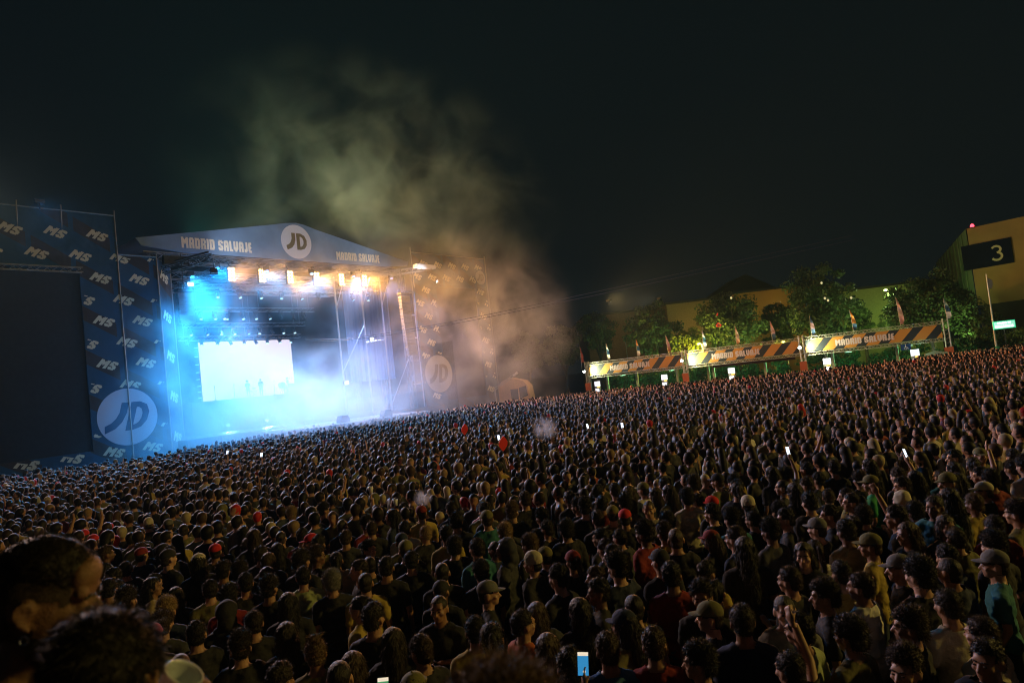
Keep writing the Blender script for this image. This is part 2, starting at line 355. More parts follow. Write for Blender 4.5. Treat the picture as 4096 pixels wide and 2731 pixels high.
# line arrays
for (s, n, z0, cnt, lab) in ((22.2, 2.4, 14.0, 18, 'tall pale line array of speakers hanging at the right of the stage'), (-1.4, 2.8, 13.6, 7, 'short dark line array of speakers hanging at the left of the stage')):
    r = empty('line_array', st(s, n, 0), STH, lab, 'speaker')
    d = MB(); d.box((-.6,-.35,z0+.1),(.6,.35,z0+.3)); d.bar((0,0,z0+.3),(0,0,16.8),.03); d.build('bumper', BLK, r)
    sm = MB(); sm.add([(-.6,-.3,0),(.6,-.3,0),(.5,.3,.05),(-.5,.3,.05),(-.6,-.3,.33),(.6,-.3,.33),(.5,.3,.3),(-.5,.3,.3)], [(0,3,2,1),(4,5,6,7),(0,1,5,4),(1,2,6,5),(2,3,7,6),(3,0,4,7)])
    ms = sm.mesh('speaker_box', mat('speaker_grille', (.10,.11,.13), .5))
    for i in range(cnt): link('speaker_box', ms, r, (0, -.0012*i*i, z0-.36*(i+1)))

# stage side banners with dark scrims
def banner_wall(name, s0, s1, zt, step, scr, rows, logo, label, small_logo=None):
    """cloth frame round a dark scrim; local x = s"""
    r = empty(name, st(0, 2, 0), STH, label, 'banner')
    d = MB()
    a, b, z0, z1 = scr
    zl, zr = step
    # cloth pieces butted round the scrim
    d.box((s0, 0, z1), (a, .12, zl)) if s0 < a else None
    d.box((a, 0, z1), (b, .12, zl if b < -5 else zt)); 
    if s0 < a: d.box((s0, 0, 0), (a, .12, z1))
    d.box((a, 0, 0), (b, .12, z0))
    return r, d
# left
L = empty('side_banner', st(0, 2, 0), STH, 'navy banner wall around a dark screen left of the stage', 'banner')
d = MB(); d.box((-24, 0, 15.25), (-5.9, .12, 19.55)); d.box((-8.5, 0, 2.05), (-5.9, .12, 15.25)); d.box((-24, 0, 0), (-5.9, .12, 2.05)); d.box((-5.9, 0, 0), (-3.0, .12, 16.55))
d.build('cloth', CLOTH, L)
d = MB(); d.add([(-3.0,.05,0),(-.9,2.4,0),(-.9,2.4,16.4),(-3.0,.05,16.5)], [(0,1,2,3)]); wg = d.build('wing_cloth', CLOTH, L)
d = MB(); d.box((-24, .16, 2.05), (-8.5, .28, 15.25)); d.build('scrim', SCRIM, L)
d = MB()
for x in (-17.5,-14.8,-12.1,-9.4,-5.86,-3.0): d.bar((x,-.05,0) if x > -6 else (x,.2,15.4),(x,-.05,20.0 if x < -5 else 16.9),.05)
d.bar((-24,-.05,19.6),(-5.86,-.05,19.6),.05); d.bar((-5.86,-.05,16.6),(-3,-.05,16.6),.05); d.truss((-24, -.3, 15.2), (-8.4, -.3, 15.2), .35, .03, .5); 
d.build('pole', mat('dull_steel', (.25,.24,.2), .5, .6), L)
d = MB()
big = lambda x, z: hypot(x+6.0, z-4.25) > 2.2
def inl(x, z): return (x < -3.05) and (x > -8.45 or z > 15.3 or z < 2.0) and (z < 19.5) and big(x, z) and (z < 16.5 or x < -5.95) and z > .1
for k in range(11):
    z = 17.95-1.62*k
    for j in range(-6, 4):
        x = (-7.1 if k % 2 == 0 else -5.62)+2.72*j
        d = MB(); letters(d, 'MS', x, z, .66, 1.22, -.012, shear=.42, rot=-.30, clip=inl)
        if d.f: d.build('printed_letters', PRINT, L)
for k in range(5):
    d = MB(); letters(d, 'MS', 1.5, 15.2-3.25*k, .80, 1.6, -.04, shear=.35, rot=-.25)
    o = d.build('printed_letters', PRINT, wg, (-3.0, 0.05, 0)); o.rotation_euler = (0, 0, atan2(2.35, 2.1))
d = MB(); disc(d, -6.0, 4.25, 2.12, -.02); d.build('logo_disc', mat('pale_blue_print', (.38,.40,.46), .8), L)
d = MB(); jd(d, -6.0, 4.3, 2.05, -.035, .28); d.build('logo', BINK, L)
# right
R_ = empty('side_banner', st(0, 2, 0), STH, 'dark banner wall veiled in smoke right of the stage', 'banner')
d = MB(); d.box((24.2, 0, 15.2), (36.3, .12, 18.9)); d.box((24.2, 0, 0), (27.6, .12, 15.2)); d.box((27.6, 0, 0), (34.2, .12, 2.3)); d.box((34.2, 0, 0), (36.3, .12, 15.2)); d.build('cloth', CLOTH, R_)
d = MB(); d.box((27.6, .16, 2.3), (34.2, .28, 15.2)); d.build('scrim', SCRIM, R_)
d = MB(); d.bar((36.4,-.05,0),(36.4,-.05,19.3),.06); d.bar((24.2,-.05,18.95),(36.4,-.05,18.95),.05); d.bar((24.2,-.05,15),(24.2,-.05,19.5),.05)
d.build('pole', MATS['dull_steel'], R_)
d = MB()
def inr(x, z): return 24.3 < x < 36.25 and (x < 27.5 or x > 34.3 or z > 15.3 or z < 2.2) and hypot(x-26.6, z-5.35) > 2.2 and hypot(x-35.3, z-16.6) > .95 and z > .1
for k in range(11):
    z = 17.75-1.48*k
    for j in range(-1, 6):
        x = (26.0 if k % 2 == 0 else 24.9)+2.27*j
        d = MB(); letters(d, 'MS', x, z, .66, 1.08, -.012, shear=.35, rot=-.35, clip=inr)
        if d.f: d.build('printed_letters', PRINT, R_)
d = MB(); disc(d, 26.6, 5.35, 2.1, -.02); disc(d, 35.3, 16.6, .88, -.02); d.build('logo_disc', mat('cream_disc', (.34,.31,.25), .8), R_)
d = MB(); jd(d, 26.6, 5.4, 2.0, -.035, .15); jd(d, 35.3, 16.62, .84, -.035, .1); d.build('logo', INK, R_)

# wedges, monitor on thrust, small lamp
for i, (x, y) in enumerate(((12.3, -9.6), (8.0, -9.2))):
    r = empty('floor_monitor', st(x, -y, 1.8), STH, ['dark floor monitor wedge at the right edge of the platform','dark floor monitor wedge midway along the platform'][i], 'speaker', 'floor monitors on the platform')
    d = MB(); d.prism([(-.45,0),(.45,0),(.45,.25),(.28,.58),(-.28,.58),(-.45,.25)], -.3, .35); d.build('cabinet', BLK, r)
    d = MB(); d.box((-.38,-.34,.06),(.38,-.305,.42)); d.build('grille', mat('speaker_mesh', (.06,.06,.065), .6), r)
for i, (s, n, z, lab) in enumerate(((14.8, 1.0, 5.3, 'small bright lamp low at the right of the stage'), (20.5, -1.5, 9.9, 'small bright lamp in front of the pale curtain'), (-1.2, 3.6, 14.2, 'small bluish lamp hanging off the left stage tower'))):
    r = empty('work_lamp', st(s, n, z), STH, lab, 'lamp'); d = MB(); d.box((-.25,0,-.18),(.25,.2,.18)); d.bar((0,.1,.15),(0,.1,.9),.02); d.build('housing', BLK, r)
    d = MB(); d.box((-.22,-.03,-.14),(.22,-.004,.14)); d.build('lens', mat('white_lens', (.2,.2,.2), .3, emit=(.8,.95,1.), es=4), r)

# ------------------------------------------------------------------ smoke
def smoke(name, c, rad, dens, sc, thr, label=None, col=(.93,.95,1.), rz=STH, seed=0., tilt=0., stretch=(1,1,1), soft=.25, aniso=.1):
    d = MB(); d.box((-1,-1,-1), (1,1,1)); 
    m = bpy.data.materials.new(name+'_vapour'); m.use_nodes = True; nt = m.node_tree
    for n in list(nt.nodes): nt.nodes.remove(n)
    out = nt.nodes.new('ShaderNodeOutputMaterial'); v = nt.nodes.new('ShaderNodeVolumePrincipled'); nt.links.new(v.outputs[0], out.inputs['Volume'])
    v.inputs['Color'].default_value = (*col, 1); v.inputs['Anisotropy'].default_value = aniso
    tc = nt.nodes.new('ShaderNodeTexCoord')
    gr = nt.nodes.new('ShaderNodeVectorMath'); gr.operation = 'LENGTH'; nt.links.new(tc.outputs['Object'], gr.inputs[0])
    mp = nt.nodes.new('ShaderNodeMapping'); mp.inputs['Location'].default_value = (seed, seed*1.7, seed*.6)
    mp.inputs['Scale'].default_value = tuple(r/sc*s_ for r, s_ in zip(rad, stretch)); nt.links.new(tc.outputs['Object'], mp.inputs[0])
    no = nt.nodes.new('ShaderNodeTexNoise'); no.inputs['Scale'].default_value = 1; no.inputs['Detail'].default_value = 5; no.inputs['Roughness'].default_value = .55
    no.inputs['Distortion'].default_value = .6
    nt.links.new(mp.outputs[0], no.inputs['Vector'])
    ml = nt.nodes.new('ShaderNodeMapRange'); ml.interpolation_type = 'SMOOTHSTEP'; ml.inputs[1].default_value = 1.0; ml.inputs[2].default_value = .0; nt.links.new(gr.outputs['Value'], ml.inputs[0])
    ad = nt.nodes.new('ShaderNodeMapRange'); ad.interpolation_type = 'SMOOTHSTEP'; ad.inputs[1].default_value = thr; ad.inputs[2].default_value = thr+soft; nt.links.new(no.outputs['Fac'], ad.inputs[0])
    mu = nt.nodes.new('ShaderNodeMath'); mu.operation = 'MULTIPLY'; nt.links.new(ml.outputs[0], mu.inputs[0]); nt.links.new(ad.outputs[0], mu.inputs[1])
    mu2 = nt.nodes.new('ShaderNodeMath'); mu2.operation = 'MULTIPLY'; mu2.inputs[1].default_value = dens; nt.links.new(mu.outputs[0], mu2.inputs[0])
    nt.links.new(mu2.outputs[0], v.inputs['Density'])
    o = d.build(name, m); o.location = c; o.scale = rad; o.rotation_euler = (tilt, 0, rz)
    tag(o, label, 'smoke', None, 'stuff'); return o
smoke('stage_smoke', st(5.0, 8, 2.0), (17, 13.5, 7.5), .19, 3.2, .39, 'thick blue and white stage smoke rolling off the left half of the deck', seed=1.3)
smoke('stage_smoke', st(17.5, -.5, 4.5), (14, 10, 9.5), .12, 3.6, .41, 'lavender smoke drifting over the right half of the stage', seed=7.1)
smoke('stage_smoke', st(-2.0, 4.5, 6.5), (7.5, 7, 9.5), .12, 3, .38, 'blue smoke curling up past the left stage tower', seed=6.3)
smoke('stage_smoke', st(1, 12.5, 2.6), (13, 8.5, 5), .12, 3, .38, 'low blue smoke spilling over the front rows of the crowd at the left', seed=8.8)
smoke('stage_smoke', st(13, 0, 16.5), (17, 7, 6), .06, 3.5, .34, 'glowing haze around the row of warm blinders', seed=3.1, soft=.35)
smoke('stage_smoke', st(28.5, 8, 8.5), (14.5, 9, 15), .11, 4.0, .38, 'tan smoke veiling the banner wall right of the stage', seed=4.4)
smoke('stage_smoke', st(23, 3, 25), (27, 12, 16), .05, 5.5, .44, 'amber smoke rising above the stage roof into the night', seed=9.2, soft=.24, col=(.9,.96,.82))  # green tint in the vapour colour stands in for teal light
smoke('cigarette_smoke', Vector((.75, 22.5, 2.15)), (.55, .5, .5), 2.4, .35, .40, 'small pale puff of smoke above the middle of the crowd', seed=2.2)
smoke('cigarette_smoke', Vector((-1.95, 12.7, 1.85)), (.2, .2, .2), 8, .15, .38, 'tiny white puff of smoke between two heads left of centre', seed=5.2)

# thin smoky air over the field, added and tinted teal to lift blacks
d = MB(); d.box((-160, -60, -1), (190, 190, 60)); hz = bpy.data.materials.new('night_haze'); hz.use_nodes = True; nt = hz.node_tree
for n in list(nt.nodes): nt.nodes.remove(n)
out = nt.nodes.new('ShaderNodeOutputMaterial'); v = nt.nodes.new('ShaderNodeVolumePrincipled'); nt.links.new(v.outputs[0], out.inputs['Volume'])
v.inputs['Color'].default_value = (.45,.85,1.,1); v.inputs['Density'].default_value = .00026; v.inputs['Anisotropy'].default_value = .2
tag(d.build('haze', hz), 'thin smoky night air over the field, added to lift the blacks', None, None, 'stuff')
# ------------------------------------------------------------------ bar front with striped banner
B0 = Vector((8.9, 85., 0)); BD = Vector((31., -22., 0)).normalized(); BN = Vector((-BD.y, BD.x, 0)); BTH = atan2(BD.y, BD.x)
def bw(x, y, z=0): return B0+BD*x+BN*y+Vector((0, 0, z))
def stripe_mat():
    m = mat('hazard_stripe_vinyl', (.5,.2,.02), .55); nt = m.node_tree; b = nt.nodes['Principled BSDF']
    tc = nt.nodes.new('ShaderNodeTexCoord'); sp = nt.nodes.new('ShaderNodeSeparateXYZ'); nt.links.new(tc.outputs['Object'], sp.inputs[0])
    a = nt.nodes.new('ShaderNodeMath'); a.operation = 'MULTIPLY'; a.inputs[1].default_value = -.92; nt.links.new(sp.outputs['Z'], a.inputs[0])
    c = nt.nodes.new('ShaderNodeMath'); c.operation = 'ADD'; nt.links.new(a.outputs[0], c.inputs[0]); nt.links.new(sp.outputs['X'], c.inputs[1])
    d_ = nt.nodes.new('ShaderNodeMath'); d_.operation = 'ADD'; d_.inputs[1].default_value = 100.45; nt.links.new(c.outputs[0], d_.inputs[0])
    e = nt.nodes.new('ShaderNodeMath'); e.operation = 'DIVIDE'; e.inputs[1].default_value = 1.98; nt.links.new(d_.outputs[0], e.inputs[0])
    f = nt.nodes.new('ShaderNodeMath'); f.operation = 'FRACT'; nt.links.new(e.outputs[0], f.inputs[0])
    g_ = nt.nodes.new('ShaderNodeMath'); g_.operation = 'LESS_THAN'; g_.inputs[1].default_value = .55; nt.links.new(f.outputs[0], g_.inputs[0])
    mx = nt.nodes.new('ShaderNodeMix'); mx.data_type = 'RGBA'; mx.inputs[6].default_value = (.012,.02,.035,1); mx.inputs[7].default_value = (.62,.27,.05,1)
    nt.links.new(g_.outputs[0], mx.inputs[0]); nt.links.new(mx.outputs[2], b.inputs['Base Color']); return m
STR = stripe_mat(); TRS = mat('banner_truss_metal', (.62,.60,.56), .4, .5); ORG = mat('orange_ballast_cloth', (.55,.13,.05), .7)
POST = mat('painted_post', (.45,.42,.25), .6)
bar = empty('bar_gantry', B0, BTH, 'long truss gantry with orange and black striped banner over the bar', 'gantry')
ZB, ZT = 3.22, 4.42
for k in range(3):
    x0, x1 = 12.67*k+.35, 12.67*(k+1)-.35
    d = MB(); d.box((x0, -.03, ZB), (x1, .03, ZT)); bn = d.build('banner', STR, bar)
    d = MB(); letters(d, 'MADRID SALVAJE', x0+5.45, (ZB+ZT)/2, .62, 5.2, -.045); d.build('lettering', mat('pinkish_white_print', (.72,.60,.66), .7), bn)
    d = MB(); d.truss((x0-.2, .05, ZT+.2), (x1+.2, .05, ZT+.2), .27, .03, .34); d.truss((x0-.2, .05, ZB-.2), (x1+.2, .05, ZB-.2), .27, .03, .34)
    d.build('beam_truss', TRS, bar)
for k in range(4):
    d = MB(); x = 12.67*k
    for dx in (-.2, .2): d.bar((x+dx, -.1, 0), (x+dx, -.1, 4.95), .06, n=6); d.bar((x+dx, .25, 0), (x+dx, .25, 4.95), .05, n=6)
    for i in range(12): d.bar((x-.2, -.1, .2+i*.4), (x+.2, -.1, .4+i*.4), .03, n=4)
    d.build('post_truss', TRS, bar)
    d = MB(); d.box((x-.36, -.3, 1.35), (x+.36, -.14, 2.3)); d.build('ballast_cover', ORG, bar)
d = MB()
for x in (1.2, 5.3, 10.5, 14.3, 14.9, 20.7, 27.0, 27.6, 33.5, 36.6): d.box((x-.13, 2.6, 0), (x+.13, 2.85, 3.0))
d.build('rear_post', POST, bar)
d = MB(); d.box((-.5, .6, 3.02), (38.3, 2.9, 3.10)); d.build('canopy', mat('canopy_cloth', (.06,.07,.06), .8), bar)
d = MB(); d.box((15, 2.4, 2.55), (24, 2.5, 2.95)); d.build('valance', mat('red_dark_cloth', (.12,.03,.02), .8), bar)
for k in range(3):
    x = 12.67*k-.1
    r = empty('banner_floodlight', bw(x, -.55, 3.75), BTH, 'dazzling white floodlight at the left end of the %s striped banner' % ['nearest to the stage', 'middle', 'farthest right'][k], 'flood light', 'floodlights on the striped banners')
    d = MB(); d.box((-.18,-.05,-.14),(.18,.1,.14)); d.bar((0,.05,0),(0,.45,0),.03); d.build('housing', BLK, r)
    d = MB(); d.lathe([(.02,-.15),(.13,-.1),(.17,0),(.13,.1),(.02,.15)], 10, (0.05,-.16,0)); d.build('lens', mat('flood_lens', (.2,.2,.2), .3, emit=(.85,1.,.85), es=18), r, smooth=True)
    lamp('lamp', 'SPOT', (.1,-.45,-.02), 2400, (.95,1.,.55), r, .12, (4., .35, .02), 130, .8)
# under-canopy green tubes
for k, x in enumerate((3, 9.5, 16, 22, 29, 34.5)):
    r = empty('canopy_lamp', bw(x, 3.6, 2.75), BTH, 'greenish lamp under the bar canopy, %s from the left' % ordn[k], 'lamp', 'greenish lamps under the bar canopy')
    d = MB(); d.box((-.35,-.05,0),(.35,.05,.08)); d.build('housing', BLK, r)
    d = MB(); d.box((-.33,-.04,-.03),(.33,.04,-.004)); d.build('tube', mat('green_tube', (.2,.3,.2), .3, emit=(.5,1.,.6), es=3), r)
    lamp('lamp', 'POINT', (0,0,-.12), 190, (.22,1.,.42), r, .2)
# lit fridge-like boards on the bar
kb = MB(); kb.box((-.36,-.06,.12),(.36,.06,.72)); mk1 = kb.mesh('panel', mat('lit_panel', (.6,.6,.6), .4, emit=(.85,.88,1.), es=1.3))
kb = MB(); kb.box((-.30,-.10,-.10),(.30,.10,.10)); kb.box((-.36,-.05,-.9),(-.3,.05,.12)); kb.box((.3,-.05,-.9),(.36,.05,.12)); mk2 = kb.mesh('frame', mat('grey_plastic', (.4,.4,.4), .5))
kb = MB(); kb.box((.0,-.14,-.06),(.32,-.102,.1)); mk3 = kb.mesh('lamp_glow', mat('amber_lit', (.5,.3,.1), .5, emit=(1.,.6,.1), es=1.6))
kb = MB(); kb.box((-.24,-.2,-.55),(.24,-.1,-.16)); mk4 = kb.mesh('lower_panel', MATS['lit_panel'])
for k, x in enumerate((.8, 9.7, 17.6, 27.4, 35.2)):
    r = empty('drinks_sign', bw(x, .7, 1.65), BTH, 'glowing white sign board under the striped banner, %s from the left' % ordn[k], 'sign', 'glowing white boards along the bar')
    for nm, m_ in (('panel', mk1), ('frame', mk2), ('lamp_glow', mk3), ('lower_panel', mk4)): link(nm, m_, r)
r = empty('accessible_sign', bw(34.6, -.2, 2.62), BTH, 'small blue wheelchair sign hanging under the right striped banner', 'sign')
d = MB(); d.box((-.42,-.02,-.2),(.42,.02,.36)); d.build('board', mat('sign_blue', (.01,.06,.25), .5), r)
d = MB(); d.bar((0,-.03,.24),(0,-.03,.02),.03); d.bar((0,-.03,.02),(.14,-.03,.02),.03); d.bar((.14,-.03,.02),(.2,-.03,-.12),.03)
for i in range(7): d.bar((-.02+.12*cos(pi*(.7+i*.18)),-.03,-.02+.12*sin(pi*(.7+i*.18))),(-.02+.12*cos(pi*(.88+i*.18)),-.03,-.02+.12*sin(pi*(.88+i*.18))),.018)
d.lathe([(.0,-.04),(.04,0),(0,.04)], 8, (0,-.03,.3)); d.build('symbol', mat('white_print', (.8,.8,.8), .6), r)
# flags
fc = [((.30,.06,.04),)*3, ((.75,.75,.72),(.03,.14,.3),(.7,.7,.6)), ((.85,.28,.05),(.03,.16,.35),(.75,.7,.7)), ((.65,.42,.42),(.55,.35,.38),(.35,.15,.12)), ((.7,.65,.66),(.04,.16,.3),(.7,.7,.7)),
      ((.62,.40,.36),(.7,.6,.5),(.65,.35,.2)), ((.7,.35,.35),(.75,.55,.6),(.05,.12,.25)), ((.05,.13,.3),(.7,.5,.62),(.06,.14,.32)), ((.85,.35,.06),(.8,.4,.1),(.04,.15,.35)), ((.7,.35,.33),(.75,.6,.58),(.6,.3,.3)), ((.2,.3,.3),(.04,.1,.2),(.7,.7,.75))]
fl = ['brownish red','white and blue','orange and blue','pink and red','white, blue and white','checked pink','pink topped dark','blue and pink','orange topped blue','red and white checked','dark blue']
for k, x in enumerate((-.8, 2.9, 6.9, 10.8, 15.0, 18.7, 22.5, 26.4, 30.3, 34.4, 38.2)):
    h = 2.3 if k != 9 else 2.9
    r = empty('feather_flag', bw(x, .15, 4.55), BTH, '%s feather flag on the gantry, %s from the left' % (fl[k], (ordn+['eleventh'])[k]), 'flag', 'feather flags along the top of the gantry')
    r.rotation_euler = (rnd.uniform(-.03,.03), rnd.uniform(-.05,.05), BTH)
    d = MB(); d.bar((0,0,-.5),(0,0,h+.05),.022,.01); d.build('pole', mat('flag_pole', (.5,.5,.5), .4), r)
    d = MB(); n = 16; w = [.05+.34*sin(pi*min(1, (1-(i/n))*1.25)*.5)*(1 if i/n > .12 else .6) for i in range(n+1)]
    vs = []; 
    for i in range(n+1):
        z = .35+(h-.35)*i/n; vs += [(.02, 0, z), (.02+w[i]*.5, .04*sin(i*.9), z), (.02+w[i]*.95, .07*sin(i*.9+1), z-.05)]
    for i in range(n):
        d.cur = 0 if i/n > .62 else (1 if i/n > .3 else 2)
        d.mi += [d.cur]*2; d.f += [(3*i,3*i+1,3*i+4,3*i+3),(3*i+1,3*i+2,3*i+5,3*i+4)]
    d.v = vs; ms_ = [mat('flag_cloth_%d_%d' % (k, j), fc[k][j], .7) for j in range(3)]
    d.build('flag_cloth', ms_, r, smooth=True)

# ------------------------------------------------------------------ leaves
def leaf_mesh(name, clumps, per, size, m):
    """clumps: (n,4) centre+radius; many small folded leaf quads"""
    C = np.repeat(np.array(clumps), per, axis=0); n = len(C)
    dr = nrs.normal(size=(n, 3)); dr /= np.linalg.norm(dr, axis=1)[:, None]; rr = nrs.rand(n)**.5
    P = C[:, :3]+dr*(C[:, 3]*rr)[:, None]*np.array([1, 1, .75])
    a = nrs.normal(size=(n, 3)); a /= np.linalg.norm(a, axis=1)[:, None]; b = np.cross(a, nrs.normal(size=(n, 3))); b /= np.linalg.norm(b, axis=1)[:, None]
    s = size*(.6+.8*nrs.rand(n))[:, None]; a *= s; b *= s*.55
    V = np.stack([P-a, P+b, P+a, P-b], 1).reshape(-1, 3)
    me = bpy.data.meshes.new(name); me.vertices.add(len(V)); me.vertices.foreach_set('co', V.ravel())
    me.loops.add(4*n); me.loops.foreach_set('vertex_index', np.arange(4*n)); me.polygons.add(n)
    me.polygons.foreach_set('loop_start', np.arange(n)*4); me.polygons.foreach_set('loop_total', np.full(n, 4)); me.update(calc_edges=True)
    me.materials.append(m); return me
def leaf_mat(name, col):
    m = mat(name, col, .6, noise=.5, nscale=.9); b = m.node_tree.nodes['Principled BSDF']; b.inputs['Subsurface Weight'].default_value = 0
    return m
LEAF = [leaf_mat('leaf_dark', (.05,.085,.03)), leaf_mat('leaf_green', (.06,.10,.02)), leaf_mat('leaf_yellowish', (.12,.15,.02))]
BARK = mat('bark', (.06,.05,.035), .9, noise=.4, bump=.6)
def tree(x, y, z0, z1, w, label, li=0, dens=1.):
    r = empty('tree', (x, y, 0), rnd.uniform(0, 6), label, 'tree', 'trees behind the bar')
    H = z1; cz = (z0+z1)/2; rz_ = (z1-z0)/2
    d = MB(); d.bar((0,0,0),(.15,.1,z0+.5),.22+w*.012,.16,n=8); lim = []
    for k in range(7):
        a = k*2.4+rnd.random(); q = (cos(a)*w*.3, sin(a)*w*.3, cz+rnd.uniform(-.2,.6)*rz_); b = (.15, .1, z0*.8+rnd.random()*1.2)
        mid = (q[0]*.45+.1, q[1]*.45+.05, (q[2]+b[2])*.5+.3); d.bar(b, mid, .11, .07); d.bar(mid, q, .07, .03); lim.append(q)
    d.build('trunk', BARK, r)
    cl = []
    nC = int(85*dens*max(.6, w/9)**1.6)
    for k in range(nC):
        v = Vector((rnd.gauss(0,1), rnd.gauss(0,1), rnd.gauss(0,1))).normalized()*(rnd.uniform(.35,1.0))
        k2 = 1-.25*max(0, v.z); cl.append((v.x*w*.46*k2, v.y*w*.46*k2, cz+v.z*rz_*.92, rnd.uniform(.45,1.0)*w/9+.2))
    link('crown', leaf_mesh('crown', cl, 150, .17, LEAF[li]), r)
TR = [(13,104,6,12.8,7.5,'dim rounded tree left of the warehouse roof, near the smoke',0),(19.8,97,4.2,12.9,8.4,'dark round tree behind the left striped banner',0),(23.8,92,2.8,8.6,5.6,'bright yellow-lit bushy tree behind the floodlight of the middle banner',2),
      (29.7,92,3.6,12.6,10.6,'broad dark tree behind the middle striped banner',0),(37,95,3.4,10.4,6.5,'smaller dark tree between the two broad trees',1),(40,88,3,14.5,11.2,'tallest tree, rising above the right striped banner',0),
      (46.2,90,3.2,8.8,5,'small tree in front of the green lit building',1),(50.3,82,2.4,11.9,10.8,'wide dark tree left of the numbered hall',0),(53.2,77,.6,6.4,5,'dark low tree below the numbered hall',0),(55.6,74,.4,3.9,5,'low dark bush at the right edge behind the green sign',0),
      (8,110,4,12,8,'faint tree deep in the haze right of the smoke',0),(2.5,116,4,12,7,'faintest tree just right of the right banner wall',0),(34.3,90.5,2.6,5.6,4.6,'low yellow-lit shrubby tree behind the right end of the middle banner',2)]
for t in TR: tree(*t)
# hedge behind the bar
hd = []
for i in range(190):
    x = rnd.uniform(-1, 43); p = bw(x, 7.5+rnd.uniform(-.7,.7), rnd.uniform(.2, 2.5)); hd.append((p.x-B0.x, p.y-B0.y, p.z, .75))
h = link('hedge', leaf_mesh('hedge', hd, 150, .15, leaf_mat('hedge_leaf', (.03,.11,.03))), None, B0)
tag(h, 'long leafy hedge glowing green behind the bar', 'hedge')
# park lamps that light the foliage
def park_lamp(x, y, z, e, col, label, post=True):
    r = empty('street_lamp', (x, y, 0), 0, label, 'street lamp')
    d = MB(); d.bar((0,0,0),(0,0,z),.08,.05,n=8); d.bar((0,0,z),(-.5,-.3,z+.15),.04); d.build('pole', mat('lamp_pole', (.3,.3,.28), .5, .3), r)
    d = MB(); d.lathe([(.05,-.12),(.2,-.05),(.22,.05),(.05,.14)], 12, (-.5,-.3,z+.1)); d.build('lantern', mat('lamp_glass_%s' % label[:6], (.3,.3,.2), .4, emit=col, es=4), r, smooth=True)
    lamp('lamp', 'POINT', (-.5,-.75,z-.15), e, col, r, .15)
park_lamp(24.6, 89.2, 5.6, 2400, (1.,.82,.10), 'yellow street lamp beside the bright bushy tree')
park_lamp(35.3, 88.6, 4.6, 800, (1.,.88,.14), 'low yellow street lamp behind the middle banner')
park_lamp(47.9, 86, 9.6, 700, (.75,1.,.35), 'tall lamp post before the green lit building')
park_lamp(53.5, 70.2, 3.6, 200, (1.,.9,.2), 'low yellow lamp right of the bar under the wide tree')
for k, (x, y, ty) in enumerate(((20.5, 90, 97), (31, 86.5, 92), (42, 82, 88), (50, 76.5, 82))):  # greenish lamps added to bring out the dark foliage
    r = empty('added_uplight', (x, y, 0), 0, 'added greenish uplight on the ground behind the bar, %s from the left' % ordn[k], 'lamp', 'uplights added under the trees')
    d = MB(); d.box((-.25,-.15,0),(.25,.15,.3)); d.build('housing', BLK, r); lamp('lamp', 'SPOT', (0,.0,.45), 2200, (.62,1.,.25), r, .3, (0,4,5), 120, .8)
# small red neon in the tree gap and small window lights
r = empty('red_neon_sign', (27.3, 90.0, 8.2), 0, 'small red neon shape glimmering through the tree leaves', 'sign'); r.location = (26.4, 87.0, 7.75)
d = MB(); d.bar((-.3,0,-.1),(0,0,.25),.08); d.bar((0,0,.25),(.35,0,-.1),.08); d.bar((-.25,0,-.15),(.3,0,-.2),.07); d.bar((-.05,0,1.2),(.1,0,1.5),.08); d.build('tube', mat('red_neon', (.3,.02,.02), .4, emit=(1.,.06,.04), es=.5), r)
for i, (x, y, z) in enumerate(((38.0,82.3,11.2),(38.1,82.2,9.3),(38.4,82.1,9.0),(41.2,82.1,9.0),(28.4,86.8,11.0))):
    r = empty('hanging_light', (x, y, z), 0, 'tiny warm light seen against a tall tree, %s' % ['highest of those in the tallest tree','left one of the low pair','right one of the low pair','rightmost of those in the tallest tree','the one over the broad left tree'][i], 'lamp')
    d = MB(); d.lathe([(.03,-.16),(.12,-.08),(.14,.05),(.03,.16)], 8); d.build('bulb', mat('tiny_bulb', (.3,.3,.2), .4, emit=(1.,.85,.45), es=.6), r, smooth=True)
    d = MB(); d.bar((0,0,.15),(.1,3.2,.9),.015); d.build('wire', BLK, r)

# ------------------------------------------------------------------ buildings
WALL = mat('ochre_render', (.36,.25,.10), .85, noise=.12, nscale=.4, bump=.2, bscale=3); DKW = mat('dark_wall', (.03,.03,.028), .9)
def wallbox(p, q, z0, z1, th, m, name, parent):
    p = Vector(p); q = Vector(q); u = (q-p).normalized(); n_ = Vector((-u.y, u.x)) 
    d = MB(); a = [p, q, q+n_*th, p+n_*th]
    d.add([(v.x, v.y, z0) for v in a]+[(v.x, v.y, z1) for v in a], [(0,3,2,1),(4,5,6,7),(0,1,5,4),(1,2,6,5),(2,3,7,6),(3,0,4,7)])
    return d.build(name, m, parent)
hall = empty('exhibition_hall', (61.6, 90, 0), 0, 'big ochre exhibition hall with a dark sign reading 3', 'building')
def hp(x, y): return (x-61.6, y-90)
fd = Vector((3.8, -5.0)).normalized()
P0 = Vector((0, 0)); P1 = P0+fd*34; Q1 = Vector((21.2, 41))
wallbox(P0, P1, 6.6, 16.9, .4, WALL, 'wall', hall)
wallbox(P0+Vector((.25,-.05)), P1, 0, 6.6, .3, DKW, 'ground_floor', hall)
d = MB(); fn = Vector((-fd.y, fd.x))
d.add([(P0.x-.1,P0.y+.1,16.9),(P1.x,P1.y,16.9),(P1.x+fn.x*40,P1.y+fn.y*40,19),(Q1.x,Q1.y,16.9)], [(0,1,2,3)]); d.build('roof', DKW, hall)
